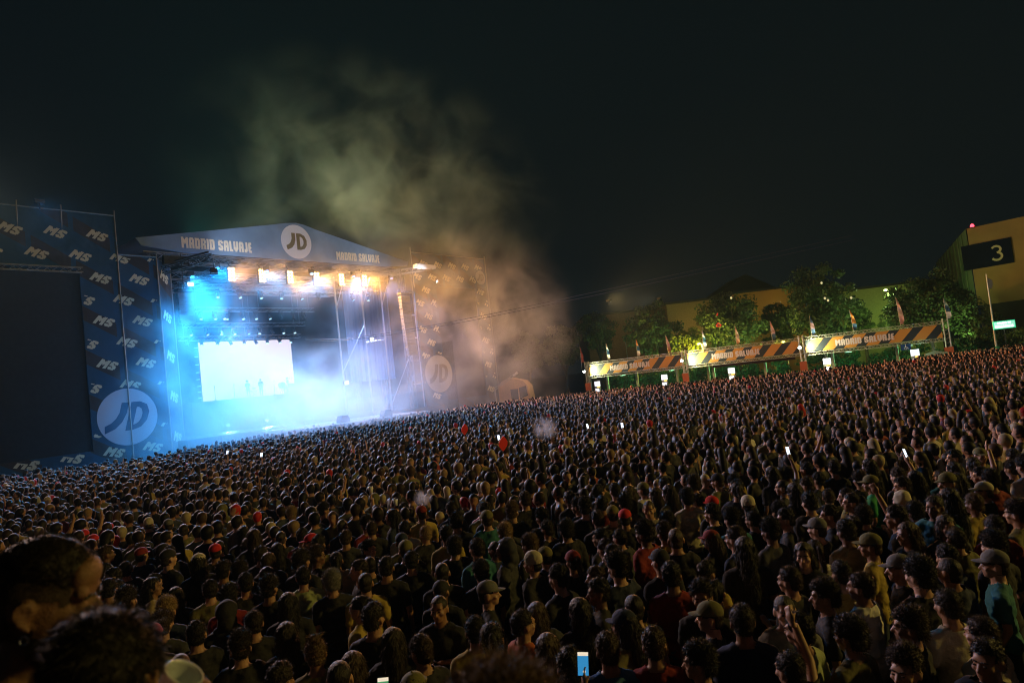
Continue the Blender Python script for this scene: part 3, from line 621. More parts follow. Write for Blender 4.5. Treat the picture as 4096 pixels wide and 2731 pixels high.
d = MB(); a = P0+Vector((-.06,.1)); d.add([(a.x,a.y,0),(Q1.x,Q1.y,0),(Q1.x,Q1.y,16.8),(a.x,a.y,16.9)], [(0,1,2,3)])
for i in range(1, 10):
    p = a.lerp(Q1, i/10); d.bar((p.x-.1, p.y, 0), (p.x-.1, p.y, 16.8), .12, n=4)
d.build('side_cladding', mat('green_grey_cladding', (.16,.24,.13), .6), hall)
sb = P0-fn*.25+fd*(-.9)
u3 = fd; 
d = MB(); c0 = sb; c1 = sb+fd*5.6
d.add([(c0.x,c0.y,11.4),(c1.x,c1.y,11.4),(c1.x,c1.y,14.65),(c0.x,c0.y,14.65),(c0.x+fn.x*.2,c0.y+fn.y*.2,11.4),(c1.x+fn.x*.2,c1.y+fn.y*.2,11.4),(c1.x+fn.x*.2,c1.y+fn.y*.2,14.65),(c0.x+fn.x*.2,c0.y+fn.y*.2,14.65)],
      [(0,1,2,3),(4,7,6,5),(0,4,5,1),(1,5,6,2),(2,6,7,3),(3,7,4,0)])
sg = d.build('sign_board', mat('navy_board', (.002,.006,.03), .8, spec=.05), hall)
# the figure 3 as a bent band
pts = []
for i in range(13): t = radians(150-i*19.5); pts.append((.50*cos(t), .44+.42*sin(t)))
pts2 = []
for i in range(14): t = radians(78-i*18); pts2.append((.56*cos(t), -.44+.48*sin(t)))
d = MB()
def band(pp, w):
    n = len(pp); L_, R2 = [], []
    for i, p in enumerate(pp):
        a = pp[max(0, i-1)]; b = pp[min(n-1, i+1)]; dx, dz = b[0]-a[0], b[1]-a[1]; l = hypot(dx, dz); nx, nz = -dz/l*w, dx/l*w
        L_.append((p[0]+nx, p[1]+nz)); R2.append((p[0]-nx, p[1]-nz))
    for i in range(n-1):
        q = [L_[i], L_[i+1], R2[i+1], R2[i]]
        d.add([(cen.x+fd.x*a_*1.0-fn.x*yo, cen.y+fd.y*a_*1.0-fn.y*yo, 13.0+b_) for a_, b_ in q], [(0,1,2,3)])
cen = sb+fd*3.9
yo = .03; band(pts, .13); yo = .035; band(pts2, .13); d.build('numeral', mat('dull_gold_print', (.55,.52,.34), .7), sg)
r = empty('beacon_light', (61.9, 89.3, 16.9), 0, 'red warning light on the corner of the hall roof', 'lamp')
d = MB(); d.lathe([(.1,0),(.24,.1),(.2,.35),(.05,.45)], 10); d.build('glass', mat('red_glass', (.3,.02,.02), .3, emit=(1.,.05,.08), es=5), r, smooth=True); d = MB(); d.bar((0,0,-.1),(0,0,.02),.2,n=8); d.build('base', BLK, r)
# other buildings behind the trees
def bld(x0, y0, x1, y1, z1, m, label, name='warehouse', roof=None, win=False):
    r = empty(name, (x0, y0, 0), 0, label, 'building')
    wallbox((0, 0), (x1-x0, y1-y0), 0, z1, 10, m, 'wall', r)
    if roof:
        d = MB(); L_ = x1-x0
        d.prism([(-.5, z1+.005),(L_+.5, z1+.005),(L_*.5, z1+roof)], -.5, 10.5); d.build('roof', DKW, r)
    else:
        d = MB(); d.box((-.3,-.3,z1+.004),(x1-x0+.3,10.3,z1+.35)); d.build('parapet', DKW, r)
    if win:
        for i in range(6):
            d = MB(); d.box((1+i*2.1,-.05,z1-3.6),(2.6+i*2.1,.05,z1-2.4)); d.build('window', mat('dark_glass', (.01,.012,.012), .2), r)
            for k in range(2):
                d = MB(); d.box((1+i*2.1,-.05,z1-6.0-k*2),(2.6+i*2.1,.05,z1-5.0-k*2)); d.build('window', mat('lit_glass', (.3,.25,.1), .4, emit=(.9,.85,.3), es=.12+.2*(i % 2)), r)
    return r
bld(14, 126, 27, 127, 13.7, mat('brown_render', (.24,.14,.08), .9, noise=.15), 'brown flat roofed building beyond the left trees')
bld(27.5, 119, 36, 119, 13.7, mat('tan_render', (.34,.24,.10), .9, noise=.15), 'tan building between the two dark trees')
bld(38, 124, 49, 124, 14.6, mat('dark_render', (.05,.05,.035), .9), 'dark gabled building above the middle trees', roof=3.4)
bld(37.5, 113, 50, 112, 13.7, mat('orange_render', (.42,.22,.06), .9), 'low orange edged building behind the tall tree')
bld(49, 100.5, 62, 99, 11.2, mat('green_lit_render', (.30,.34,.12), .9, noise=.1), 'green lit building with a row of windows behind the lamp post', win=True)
for x, y, z, e, c in ((20, 121, 9, 70, (1.,.5,.2)), (32, 114.5, 9, 200, (1.,.6,.2)), (43, 108, 11.5, 130, (1.,.55,.15)), (53, 96, 8, 110, (.75,1.,.3))):  # assumed lamps, unseen behind the trees, that brighten the facades
    r = empty('assumed_facade_light', (x, y, 0), 0, 'pole mounted facade light assumed hidden behind the trees, %s' % {20:'before the brown building',32:'before the tan building',43:'before the orange edged building',53:'before the green lit building'}[x], 'street lamp')
    d = MB(); d.bar((0,0,0),(0,0,z-.2),.07); d.build('pole', MATS['lamp_pole'], r); lamp('lamp', 'POINT', (0,0,z), e, c, r, .3)
# unseen pole lamps, assumed for the light on the hall
r = empty('assumed_mast_light', (57, 70, 0), 0, 'assumed sodium mast light facing the hall front', 'street lamp'); d = MB(); d.bar((0,0,0),(0,0,2.8),.08); d.build('pole', MATS['lamp_pole'], r)
lamp('lamp', 'SPOT', (0,.2,3.0), 600, (1.,.72,.22), r, .3, (7,17,12), 120, .8)
r = empty('assumed_mast_light', (57.5, 98, 0), 0, 'assumed greenish lamp beside the hall side wall', 'street lamp'); d = MB(); d.bar((0,0,0),(0,0,4.8),.08); d.build('pole', MATS['lamp_pole'], r)
lamp('lamp', 'POINT', (0,0,5), 200, (.65,1.,.35), r, .3)

# lone white pole with a small flag, green exit sign, toilet cabin
r = empty('flag_pole', (43.5, 62, 0), 0, 'tall white pole with a small pale flag at its top', 'flag pole')
d = MB(); d.bar((0,0,0),(.1,0,8.5),.10,.05,n=8); d.build('pole', mat('white_pole', (.6,.6,.58), .5), r)
d = MB(); d.add([(.12,0,7.2),(.5,.1,7.15),(.62,.1,7.5),(.55,.0,7.9),(.25,0,8.1),(.11,0,7.9)], [(0,1,2,3,4,5)]); d.build('flag_cloth', mat('pink_white_cloth', (.75,.55,.5), .8), r)
d = MB(); d.bar((0,-.15,.1),(0,-.15,1.9),.22,.2,n=8); d.build('wrap', mat('green_wrap', (.05,.3,.12), .6), r)
lamp('lamp', 'POINT', (-2.2,-3.5,4.2), 90, (.9,1.,.7), r, .2)
r = empty('exit_sign', (42.1, 60, 0), 0, 'lit green and white sign reading SALIDA DE EMERGENCIA by the pole', 'sign')
d = MB(); d.box((0,-.04,3.42),(1.95,.04,4.12)); d.build('panel', mat('lit_green', (.02,.3,.12), .5, emit=(.03,.62,.28), es=.9), r)
d = MB(); d.box((.06,-.046,3.50),(1.89,-.0405,4.05)); d.build('plate', mat('lit_plate', (.3,.8,.6), .5, emit=(.35,.85,.62), es=.9), r); d = MB(); letters(d, 'SALIDA DE', .95, 3.93, .20, 1.2, -.05); d.build('lettering', mat('lit_white_letters', (.8,.8,.8), .5, emit=(.95,1.,.98), es=1.3), r); d = MB(); letters(d, 'EMERGENCIA', .95, 3.62, .24, 1.6, -.05); d.build('lettering', mat('lit_white_letters', (.8,.8,.8), .5, emit=(.75,1.,.9), es=.9), r)
d = MB(); d.bar((.95,.06,0),(.95,.06,3.5),.03); d.build('post', BLK, r)
r = empty('portable_toilet', (38.9, 63.4, 0), -.55, 'green portable toilet cabin with pale roof at the end of the bar', 'toilet cabin')
d = MB(); d.box((-.85,-.55,0),(.85,.55,1.72)); d.build('cabin', mat('green_plastic', (.03,.20,.15), .4), r)
d = MB(); d.prism([(-.95,1.72),(.95,1.72),(.9,1.86),(0,2.08),(-.9,1.86)], -.62, .62); d.build('roof', mat('pale_plastic', (.35,.5,.38), .4), r)
d = MB(); disc(d, 0, 1.42, .2, -.56, rx=1.9); d.build('label_plate', mat('pale_label', (.5,.6,.55), .5), r)
lamp('lamp', 'POINT', (-1.4,-1.4,2.6), 22, (.5,1.,.8), r, .2)

# van and boom at the right banner wall
r = empty('food_truck', (-2.2, 80.3, 0), -.28, 'tan truck body with dark side windows parked right of the banner wall', 'truck')
d = MB(); d.prism([(0,.6),(3.6,.6),(3.75,1.5),(3.55,2.9),(3.0,3.55),(1.4,4.0),(.5,3.7),(0,3.1)], 0, 2.2); d.build('body', mat('tan_truck_paint', (.42,.27,.12), .5, noise=.15), r)
d = MB(); d.box((1.45,-.02,1.4),(2.35,.0,2.65)); d.build('window', mat('truck_glass', (.01,.014,.014), .15), r)
d = MB(); d.prism([(2.5,1.45),(3.5,1.75),(3.35,2.9),(2.5,2.75)], -.02, -.001); d.build('window', MATS['truck_glass'], r)
for x in (.8, 3.0):
    d = MB(); d.bar((x,-.05,.45),(x,.25,.45),.45,n=18); w_ = d.build('wheel', mat('tyre', (.02,.02,.02), .9), r); d = MB(); d.bar((x,-.08,.45),(x,-.055,.45),.22,n=14); d.build('rim', mat('rim_metal', (.4,.4,.4), .4, .7), w_)
r = empty('boom_arm', (-2.6, 79.6, 0), 0, 'slanting grey lifting boom above the tan truck', 'boom lift')
d = MB(); d.truss((0,0,2.9),(2.6,.2,4.4),.25,.03,.3); d.bar((0,0,0),(0,0,2.9),.1); d.build('arm', ALU, r); d = MB(); d.bar((2.3,.2,4.2),(2.85,.2,4.55),.16,n=6); d.build('head', MATS['white_cover'], r)

# two cables
for k in range(2):
    A_ = st(15.2+.1*k, -6, 10.6-.15*k); Bq = Vector((6.2+.05*k, 12, 5.7-.08*k)); pts = []
    for i in range(41):
        t = i/40; p = A_.lerp(Bq, t); p.z -= 3.0*t*(1-t)*(1-.35*t); pts.append(p)
    d = MB()
    for i in range(40):
        ra = .022*max(.15, (pts[i].y)/70); d.bar(pts[i], pts[i+1], ra, .022*max(.15, pts[i+1].y/70), n=5)
    tag(d.build('overhead_cable', mat('black_rubber', (.01,.01,.01), .7)), ['upper','lower'][k]+' of two thin black cables running down to the stage', 'cable', 'cables strung to the stage')

# assumed, unseen sodium flood mast that lights the crowd from the right
r = empty('assumed_flood_mast', (52, 6, 0), 0, 'tall mast with sodium floodlights assumed right of the field to light the crowd', 'flood light')
d = MB(); d.bar((0,0,0),(0,0,19),.25,.12,n=8); d.bar((0,-1.5,18.5),(0,1.5,18.5),.08); d.build('pole', MATS['lamp_pole'], r)
d = MB(); [d.box((-.45,-1.6+k*1.1,18.1),(-.1,-.7+k*1.1,18.9)) for k in range(3)]; d.build('lamp_head', BLK, r)
lamp('lamp', 'SPOT', (-.8,0,18.4), K_YEL*4, (1.,.70,.15), r, .5, (-45,14,0), 100, .9)

# ------------------------------------------------------------------ people
def hull2(p, q, r1, r2, sub=2):
    b = bmesh.new()
    for c, r in ((p, r1), (q, r2)): bmesh.ops.create_icosphere(b, subdivisions=sub, radius=r, matrix=Matrix.Translation(c))
    bmesh.ops.convex_hull(b, input=b.verts[:]); loose = [v for v in b.verts if not v.link_faces]
    bmesh.ops.delete(b, geom=loose, context='VERTS')
    V = [v.co.copy() for v in b.verts]; b.verts.index_update(); Fc = [tuple(v.index for v in f.verts) for f in b.faces]; b.free(); return V, Fc
def ell(c, r, rot=(0, 0, 0), sub=3):
    b = bmesh.new(); from mathutils import Euler
    mt = Matrix.Translation(c) @ Euler(rot).to_matrix().to_4x4() @ Matrix.Diagonal((*r, 1))
    bmesh.ops.create_icosphere(b, subdivisions=sub, radius=1, matrix=mt)
    V = [v.co.copy() for v in b.verts]; b.verts.index_update(); Fc = [tuple(v.index for v in f.verts) for f in b.faces]; b.free(); return V, Fc
HEADK = .07
def warp(me):
    n = len(me.vertices); V = np.zeros(n*3, np.float32); me.vertices.foreach_get('co', V); V = V.reshape(-1, 3)
    k = np.clip((V[:, 2]-1.43)/.10, 0, 1); k = k*k*(3-2*k)*HEADK*(V[:, 2] < 1.84)
    dz = (V[:, 2]-1.50); V[:, 0] *= 1+k; V[:, 1] *= 1+k; V[:, 2] = np.where(dz > 0, 1.50+dz*(1+k), V[:, 2]) - .012*np.clip((V[:, 2]-1.43)/.1, 0, 1)
    me.vertices.foreach_set('co', V.ravel()); me.update()
def blob(name, prims, voxel, smooth=2, keep=None, disp=None, warped=False):
    mb = MB()
    for p in prims:
        mb.add(*(hull2(*p[1:]) if p[0] == 'c' else ell(*p[1:])))
    me = bpy.data.meshes.new(name+'_src'); me.from_pydata(mb.v, [], mb.f); o = bpy.data.objects.new('tmp', me); COL.objects.link(o)
    md = o.modifiers.new('r', 'REMESH'); md.mode = 'VOXEL'; md.voxel_size = voxel
    dg = bpy.context.evaluated_depsgraph_get(); dg.update(); me2 = bpy.data.meshes.new_from_object(o.evaluated_get(dg))
    bpy.data.objects.remove(o); bpy.data.meshes.remove(me)
    b = bmesh.new(); b.from_mesh(me2)
    for _ in range(smooth): bmesh.ops.smooth_vert(b, verts=b.verts, factor=.5, use_axis_x=True, use_axis_y=True, use_axis_z=True)
    if disp:
        b.normal_update()
        for v in b.verts: v.co += v.normal*disp(v.co)
    if keep:
        bmesh.ops.delete(b, geom=[v for v in b.verts if not keep(v.co)], context='VERTS')
    b.to_mesh(me2); b.free(); me2.name = name
    me2.polygons.foreach_set('use_smooth', [True]*len(me2.polygons)); me2.materials.clear(); return me2
V3 = Vector
def head_prims():
    P = [('e', (0,-.012,1.668), (.076,.096,.088)), ('e', (0,.012,1.625), (.068,.082,.085)), ('e', (0,.045,1.578), (.048,.048,.052)), ('e', (0,.072,1.548), (.024,.02,.02)),
         ('c', (0,.090,1.645), (0,.112,1.607), .009, .015), ('e', (0,.096,1.603), (.02,.014,.01)), ('c', (-.04,.080,1.664), (.04,.080,1.664), .014, .014),
         ('c', (-.018,.088,1.580), (.018,.088,1.580), .009, .009), ('c', (-.016,.086,1.568), (.016,.086,1.568), .009, .009),
         ('e', (.045,.06,1.61), (.022,.026,.02)), ('e', (-.045,.06,1.61), (.022,.026,.02)), ('c', (0,-.02,1.42), (0,-.008,1.57), .064, .058)]
    for s in (-1, 1):
        P += [('c', (s*.030,.080,1.636), (s*.034,.079,1.636), .0125, .0125), ('e', (s*.080,-.008,1.625), (.010,.020,.033), (-.2, 0, s*.35)), ('c', (s*.078,-.015,1.655), (s*.084,-.03,1.632), .008, .008)]
    return P
TORSO = [('c', (-.115,-.02,1.415), (-.025,-.025,1.475), .045, .05), ('c', (.115,-.02,1.415), (.025,-.025,1.475), .045, .05), ('e', (0,0,1.27), (.165,.105,.19)), ('c', (-.145,-.005,1.395), (.145,-.005,1.395), .062, .062), ('c', (0,-.015,1.40), (0,-.01,1.47), .085, .06), ('e', (0,0,1.08), (.148,.10,.2)), ('e', (0,-.01,.93), (.165,.115,.13))]
def legs(r=0): 
    P = []
    for s in (-1, 1):
        P += [('c', (s*.085,0,.90), (s*.10,.01,.50), .085+r, .055+r), ('c', (s*.10,.01,.50), (s*.11,-.015,.09), .056+r, .038+r), ('e', (s*.112,.055,.045), (.047,.125,.045))]
    return P
def hand(w, f, u, curl=.5, r=.0085):
    """w wrist, f forward dir, u palm normal dir"""
    w = V3(w); f = V3(f).normalized(); u = V3(u).normalized(); s = f.cross(u)
    P = [('e', tuple(w+f*.045), (.042,.042,.02) if abs(u.z) > .7 else ((.02,.042,.045) if abs(u.x) > .5 else (.042,.02,.045)))]
    for k, l in ((-1.5,.07),(-.5,.08),(.5,.075),(1.5,.058)):
        a = w+f*.085+s*k*.019; b = a+f*l*.5*(1-curl*.2)+u*l*.3*curl; c = b+f*l*.3*(1-curl)+u*l*.4*curl; P += [('c', tuple(a-f*.02), tuple(b), r, r, 1), ('c', tuple(b), tuple(c), r, r*.85, 1)]
    t = w+f*.03-s*.035; P += [('c', tuple(w+f*.015-s*.02), tuple(t+f*.02+u*.02), r*1.3, r*1.15, 1), ('c', tuple(t+f*.02+u*.02), tuple(t+f*.045+u*.035), r*1.15, r, 1)]
    return P
ARMS = {
 'down': [[(-.185,-.01,1.385), (-.235,-.03,1.12), (-.225,.08,.90)], [(.185,-.01,1.385), (.235,-.03,1.12), (.225,.08,.90)]],
 'fold': [[(-.185,-.01,1.385), (-.235,.02,1.13), (-.09,.23,1.20)], [(.185,-.01,1.385), (.235,.02,1.13), (.08,.24,1.17)]],
 'raise': [[(-.185,-.01,1.385), (-.235,-.03,1.12), (-.225,.08,.90)], [(.175,-.01,1.40), (.27,.10,1.60), (.26,.20,1.86)]],
 'phone': [[(-.18,-.01,1.385), (-.22,.14,1.22), (-.03,.34,1.36)], [(.18,-.01,1.385), (.22,.14,1.24), (.03,.34,1.44)]]}
def arm_prims(pose, r=0, full=True, sleeve=.62):
    P = []
    for (a, b, c) in ARMS[pose]:
        a, b, c = V3(a), V3(b), V3(c)
        if full: P += [('c', tuple(a), tuple(b), .05+r, .038+r), ('c', tuple(b), tuple(c), .038+r, .026+r)]; 
        if full and r == 0:
            d = (c-b).normalized(); u = V3((1, 0, 0)) if abs(d.z) > .6 else V3((0, 0, 1)); u = (u-d*u.dot(d)).normalized()
            P += hand(c, d, u if c.x > 0 or abs(d.z) < .6 else -u)
        if not full: e = a.lerp(b, sleeve); P += [('c', tuple(a), tuple(e), .057+r, .052+r)]
    return P
SKINS = [mat('skin_%d' % i, c, .5, noise=.08, nscale=20) for i, c in enumerate(((.50,.29,.19),(.42,.23,.14),(.33,.17,.10),(.17,.085,.05)))]
EYE_D = mat('dark_brow', (.02,.013,.01), .5)
BODY = {}; EYES = None
for pose in ARMS:
    BODY[pose] = blob('body_'+pose, head_prims()+TORSO+legs()+arm_prims(pose), .0105, 1); BODY[pose].materials.append(SKINS[0])
d = MB()
for s in (-1, 1):
    V_, F_ = ell((s*.031,.0925,1.637), (.0135,.004,.006), sub=2); d.add(V_, F_)
    for i in range(3): V_, F_ = ell((s*(.018+.013*i),.0965-.003*i,1.660+.002*(i == 1)), (.010,.005,.0045), sub=1); d.add(V_, F_)
EYES = d.mesh('eyes', EYE_D); EYES_C = EYES.copy(); warp(EYES); EYES.polygons.foreach_set('use_smooth', [True]*len(EYES.polygons))
def cloth_disp(v): return .012*(mnoise.noise(V3((v.x*9, v.y*9, v.z*16)))) + .006*mnoise.noise(v*34)
def infl(P, r): return [(('e', p[1], tuple(x+r for x in p[2]))+tuple(p[3:])) if p[0] == 'e' else ('c', p[1], p[2], p[3]+r, p[4]+r) for p in P]
SHIRT = {}; 
for pose in ARMS:
    SHIRT[pose, 't'] = blob('tshirt_'+pose, infl(TORSO, .014)+arm_prims(pose, .012, False), .016, 2, disp=cloth_disp, keep=lambda c: c.z > .84 and (c.z < 1.465 or (c.z < 1.52 and hypot(c.x, c.y+.02) > .080)))
    SHIRT[pose, 'j'] = blob('jacket_'+pose, infl(TORSO, .030)+arm_prims(pose, .022, True)+[('c', (-.06,-.04,1.44), (.06,-.04,1.44), .05, .05)], .018, 2, disp=lambda v: 1.6*cloth_disp(v), keep=lambda c: c.z < 1.50 and c.z > .80)
TROUS = blob('trousers', [('e', (0,-.01,.93), (.178,.128,.13))]+legs(.016), .02, 2, keep=lambda c: c.z > .07)
def nz(sc, am, ab=False): return lambda v: am*(abs(mnoise.noise(v*sc)) if ab else mnoise.noise(v*sc))
def hl(v, low=1.575, fr=.045, ft=1.70, side=1.61):
    """keep region of the scalp"""
    if v.y > fr and v.z < ft+ (v.y-fr)*.2: return False
    if v.y > .0 and v.z < side: return False
    if abs(v.x) > .06 and v.z < 1.655 and v.y > -.04: return False
    return v.z > low - .2*max(0, -v.y-.05)
HAIR = {}
SC_ = [('e', (0,-.014,1.670), (.084,.104,.098)), ('e', (0,-.035,1.61), (.070,.076,.075))]
SB_ = [('e', (0,-.012,1.668), (.079,.099,.091)), ('e', (0,-.022,1.61), (.069,.082,.08))]
HAIR['short'] = [blob('short_hair', SC_, .007, 1, disp=lambda v: .006*mnoise.noise(v*45)+.006*mnoise.noise(v*120), keep=hl),
                 blob('short_hair_b', [('e', (0,-.008,1.682), (.083,.104,.098)), ('e', (0,-.03,1.615), (.072,.078,.075))], .007, 1, disp=lambda v: (.009*mnoise.noise(v*34)+.010*mnoise.noise(v*110))*(1 if v.z > 1.68 else .4), keep=hl)]
HAIR['buzz'] = [blob('buzz_hair', SB_, .007, 1, disp=lambda v: .0015*mnoise.noise(v*120), keep=lambda v: hl(v, 1.565, .052, 1.705))]
HAIR['curly'] = [blob('curly_hair', [('e', (0,-.012,1.688), (.098,.112,.106)), ('e', (0,-.04,1.615), (.082,.08,.07))], .006, 0, disp=lambda v: .008*abs(mnoise.noise(v*60))+.018*mnoise.noise(v*150)-.002, keep=lambda v: hl(v, 1.57, .055, 1.70, 1.60)),
                 blob('curly_hair_b', [('e', (0,-.008,1.700), (.092,.108,.108)), ('e', (0,-.03,1.615), (.070,.078,.07))], .006, 0, disp=lambda v: (.012*abs(mnoise.noise(v*42+V3((4,1,2))))+.018*mnoise.noise(v*150)-.004)*(1 if v.z > 1.67 else .25), keep=lambda v: hl(v, 1.575, .05, 1.70, 1.61))]
LG = [('e', (0,-.016,1.672), (.090,.108,.100)), ('c', (0,-.06,1.62), (0,-.105,1.40), .082, .085), ('c', (0,-.105,1.40), (.0,-.12,1.24), .085, .065), ('c', (-.06,-.03,1.62), (-.085,-.04,1.40), .04, .03), ('c', (.06,-.03,1.62), (.085,-.04,1.40), .04, .03)]
HAIR['long'] = [blob('long_hair', LG, .009, 1, disp=lambda v: .009*mnoise.noise(V3((v.x*80, v.y*80, v.z*5)))+.002*mnoise.noise(v*60), keep=lambda v: not (v.y > .045 and v.z < 1.71) and not (v.y > .0 and abs(v.x) < .06 and v.z < 1.66))]
HAIR['pony'] = [blob('ponytail_hair', SC_+[('e', (0,-.125,1.70), (.028,.03,.03)), ('c', (0,-.135,1.69), (.01,-.165,1.52), .032, .03), ('c', (.01,-.165,1.52), (.03,-.15,1.28), .03, .014)], .007, 1, disp=lambda v: .006*mnoise.noise(V3((v.x*70, v.y*70, v.z*14))), keep=lambda v: hl(v) or v.y < -.115)]
HAIR['bun'] = [blob('bun_hair', SC_+[('e', (0,-.08,1.78), (.048,.048,.042)), ('c', (.02,-.08,1.79), (.07,-.10,1.83), .02, .006), ('c', (-.02,-.08,1.79), (-.06,-.11,1.82), .02, .006)], .007, 0, disp=lambda v: .012*mnoise.noise(v*50), keep=lambda v: hl(v) or v.z > 1.74)]
def build_cap():
    m = blob('cap', [('e', (0,-.008,1.690), (.090,.108,.086))], .008, 1, keep=lambda v: v.z > 1.668+.12*(v.y+.1)*.5)
    b = bmesh.new(); b.from_mesh(m); n = 9; rows = []
    for j in range(4):
        row = []
        for i in range(n+1):
            a = radians(20+140*i/n); r0 = 1+.0; x = .086*cos(a); y = -.008+.106*sin(a); k = j/3
            row.append(b.verts.new((x*(1-.12*k), y+.075*k*sin(a)**.8, 1.678+.006-(.012*k)-.9*x*x*k)))
        rows.append(row)
    for j in range(3):
        for i in range(n): b.faces.new((rows[j][i], rows[j][i+1], rows[j+1][i+1], rows[j+1][i]))
    r = bmesh.ops.create_icosphere(b, subdivisions=1, radius=.009, matrix=Matrix.Translation((0,-.008,1.778)))
    b.to_mesh(m); b.free(); return m
CAP = build_cap()
BEANIE = blob('beanie', [('e', (0,-.014,1.690), (.092,.110,.098)), ('c', (0,-.014,1.66), (0,-.014,1.69), .095, .09)], .008, 1, disp=lambda v: .004*mnoise.noise(v*40), keep=lambda v: v.z > 1.645)
HOOD = blob('hood', [('e', (0,-.025,1.672), (.112,.118,.118)), ('e', (0,-.05,1.56), (.10,.10,.12)), ('c', (-.08,-.05,1.46), (.08,-.05,1.46), .07, .07)], .01, 2, disp=lambda v: .012*mnoise.noise(v*14), keep=lambda v: not (v.y > .035 and 1.52 < v.z < 1.74))
def strands(me, n, ln, wd, rough=.6, comb=(0, 0, 0), seed=1):
    """many thin tapering hairs standing off the scalp mesh"""
    R0 = np.random.RandomState(seed); nv = len(me.vertices); V = np.zeros(nv*3, np.float32); me.vertices.foreach_get('co', V); V = V.reshape(-1, 3)
    N = np.zeros(nv*3, np.float32); me.vertices.foreach_get('normal', N); N = N.reshape(-1, 3)
    k = R0.randint(0, nv, n); p = V[k]; d_ = N[k]+R0.normal(size=(n, 3))*rough*.6+np.array(comb); d_ /= np.linalg.norm(d_, axis=1)[:, None]
    t = np.cross(d_, R0.normal(size=(n, 3))); t /= np.linalg.norm(t, axis=1)[:, None]+1e-6; L_ = ln*(.5+R0.rand(n))[:, None]; b0 = p-N[k]*.002
    m_ = b0+d_*L_*.55; e_ = b0+d_*L_+R0.normal(size=(n, 3))*ln*.18
    A = np.stack([b0-t*wd/2, b0+t*wd/2, m_+t*wd*.4, m_-t*wd*.4, e_], 1).reshape(-1, 3)
    b = bmesh.new(); b.from_mesh(me); nb = [b.verts.new(x) for x in A.tolist()]
    for i in range(0, len(nb), 5):
        b.faces.new((nb[i], nb[i+1], nb[i+2], nb[i+3])); b.faces.new((nb[i+3], nb[i+2], nb[i+4]))
    b.to_mesh(me); b.free()
for i_, m_ in enumerate(HAIR['short']): strands(m_, 2600, .017, .0022, .7, (0, .1, -.25), i_)
for i_, m_ in enumerate(HAIR['curly']): strands(m_, 3200, .026, .0030, 1.5, (0, 0, 0), 10+i_)
strands(HAIR['buzz'][0], 1500, .005, .0018, .8, (0, 0, 0), 20)
strands(HAIR['long'][0], 3200, .05, .0030, .35, (0, -.2, -2.2), 21); strands(HAIR['pony'][0], 2400, .022, .0022, .5, (0, -.8, -.2), 22); strands(HAIR['bun'][0], 2400, .024, .0022, .9, (0, -.4, .3), 23)
HCOL = {'black': (.012,.009,.008), 'dark': (.022,.014,.010), 'brown': (.05,.028,.016), 'light': (.14,.085,.04), 'blond': (.34,.23,.11), 'grey': (.22,.21,.20)}
HM = {k: hair_mat('hair_'+k, v) for k, v in HCOL.items()}
CM = {k: mat('cloth_'+k.replace(' ', '_'), v, .85, noise=.12, nscale=6, bump=.25, bscale=40) for k, v in {
 'black': (.018,.018,.02), 'charcoal': (.04,.042,.045), 'navy': (.015,.025,.06), 'olive': (.16,.15,.055), 'yellow': (.46,.34,.07), 'cream': (.55,.50,.36), 'white': (.70,.68,.62),
 'dark red': (.22,.015,.015), 'orange': (.45,.10,.03), 'pale green': (.36,.42,.22), 'green': (.02,.28,.10), 'teal': (.03,.16,.17), 'blue': (.05,.15,.28), 'sand': (.35,.27,.14), 'grey': (.16,.16,.15),
 'bright red': (.62,.02,.02)}.items()}
DEN = mat('denim', (.03,.045,.08), .85)
ORD = 'first second third fourth fifth sixth seventh eighth ninth tenth eleventh twelfth thirteenth fourteenth fifteenth sixteenth seventeenth eighteenth nineteenth twentieth'.split()
for me_ in list(BODY.values())+[m for v in HAIR.values() for m in v]+[CAP, BEANIE, HOOD]: warp(me_)
def person(loc, rz, hair='short', hcol='black', shirt='black', kind='t', pose='down', skin=0, hat=None, hatcol='black', sc=1., label=None, group='crowd on the field', tilt=0.):
    b = link('person', BODY[pose], None, loc, rz); b.scale = (sc, sc, sc); b.rotation_euler = (tilt, 0, rz)
    b.material_slots[0].link = 'OBJECT'; b.material_slots[0].material = SKINS[skin]
    tag(b, label, 'person', group)
    def ch(name, me, m):
        o = link(name, me, b)
        if not len(me.materials): me.materials.append(m)
        o.material_slots[0].link = 'OBJECT'; o.material_slots[0].material = m; return o
    ch('eyes', EYES, EYE_D)
    hv = HAIR[hair if hair in HAIR else 'short']
    if hat != 'hood': ch('hair', hv[int(abs(loc[0]*37)) % len(hv)] if not (hat and hair in ('curly', 'short')) else HAIR['buzz'][0], HM[hcol])
    ch({'t': 't_shirt', 'j': 'jacket'}[kind], SHIRT[pose, kind], CM[shirt]); ch('trousers', TROUS, DEN)
    if hat == 'cap': ch('cap', CAP, CM[hatcol])
    if hat == 'beanie': ch('beanie', BEANIE, CM[hatcol])
    if hat == 'hood': ch('hood', HOOD, CM[shirt])
    return b

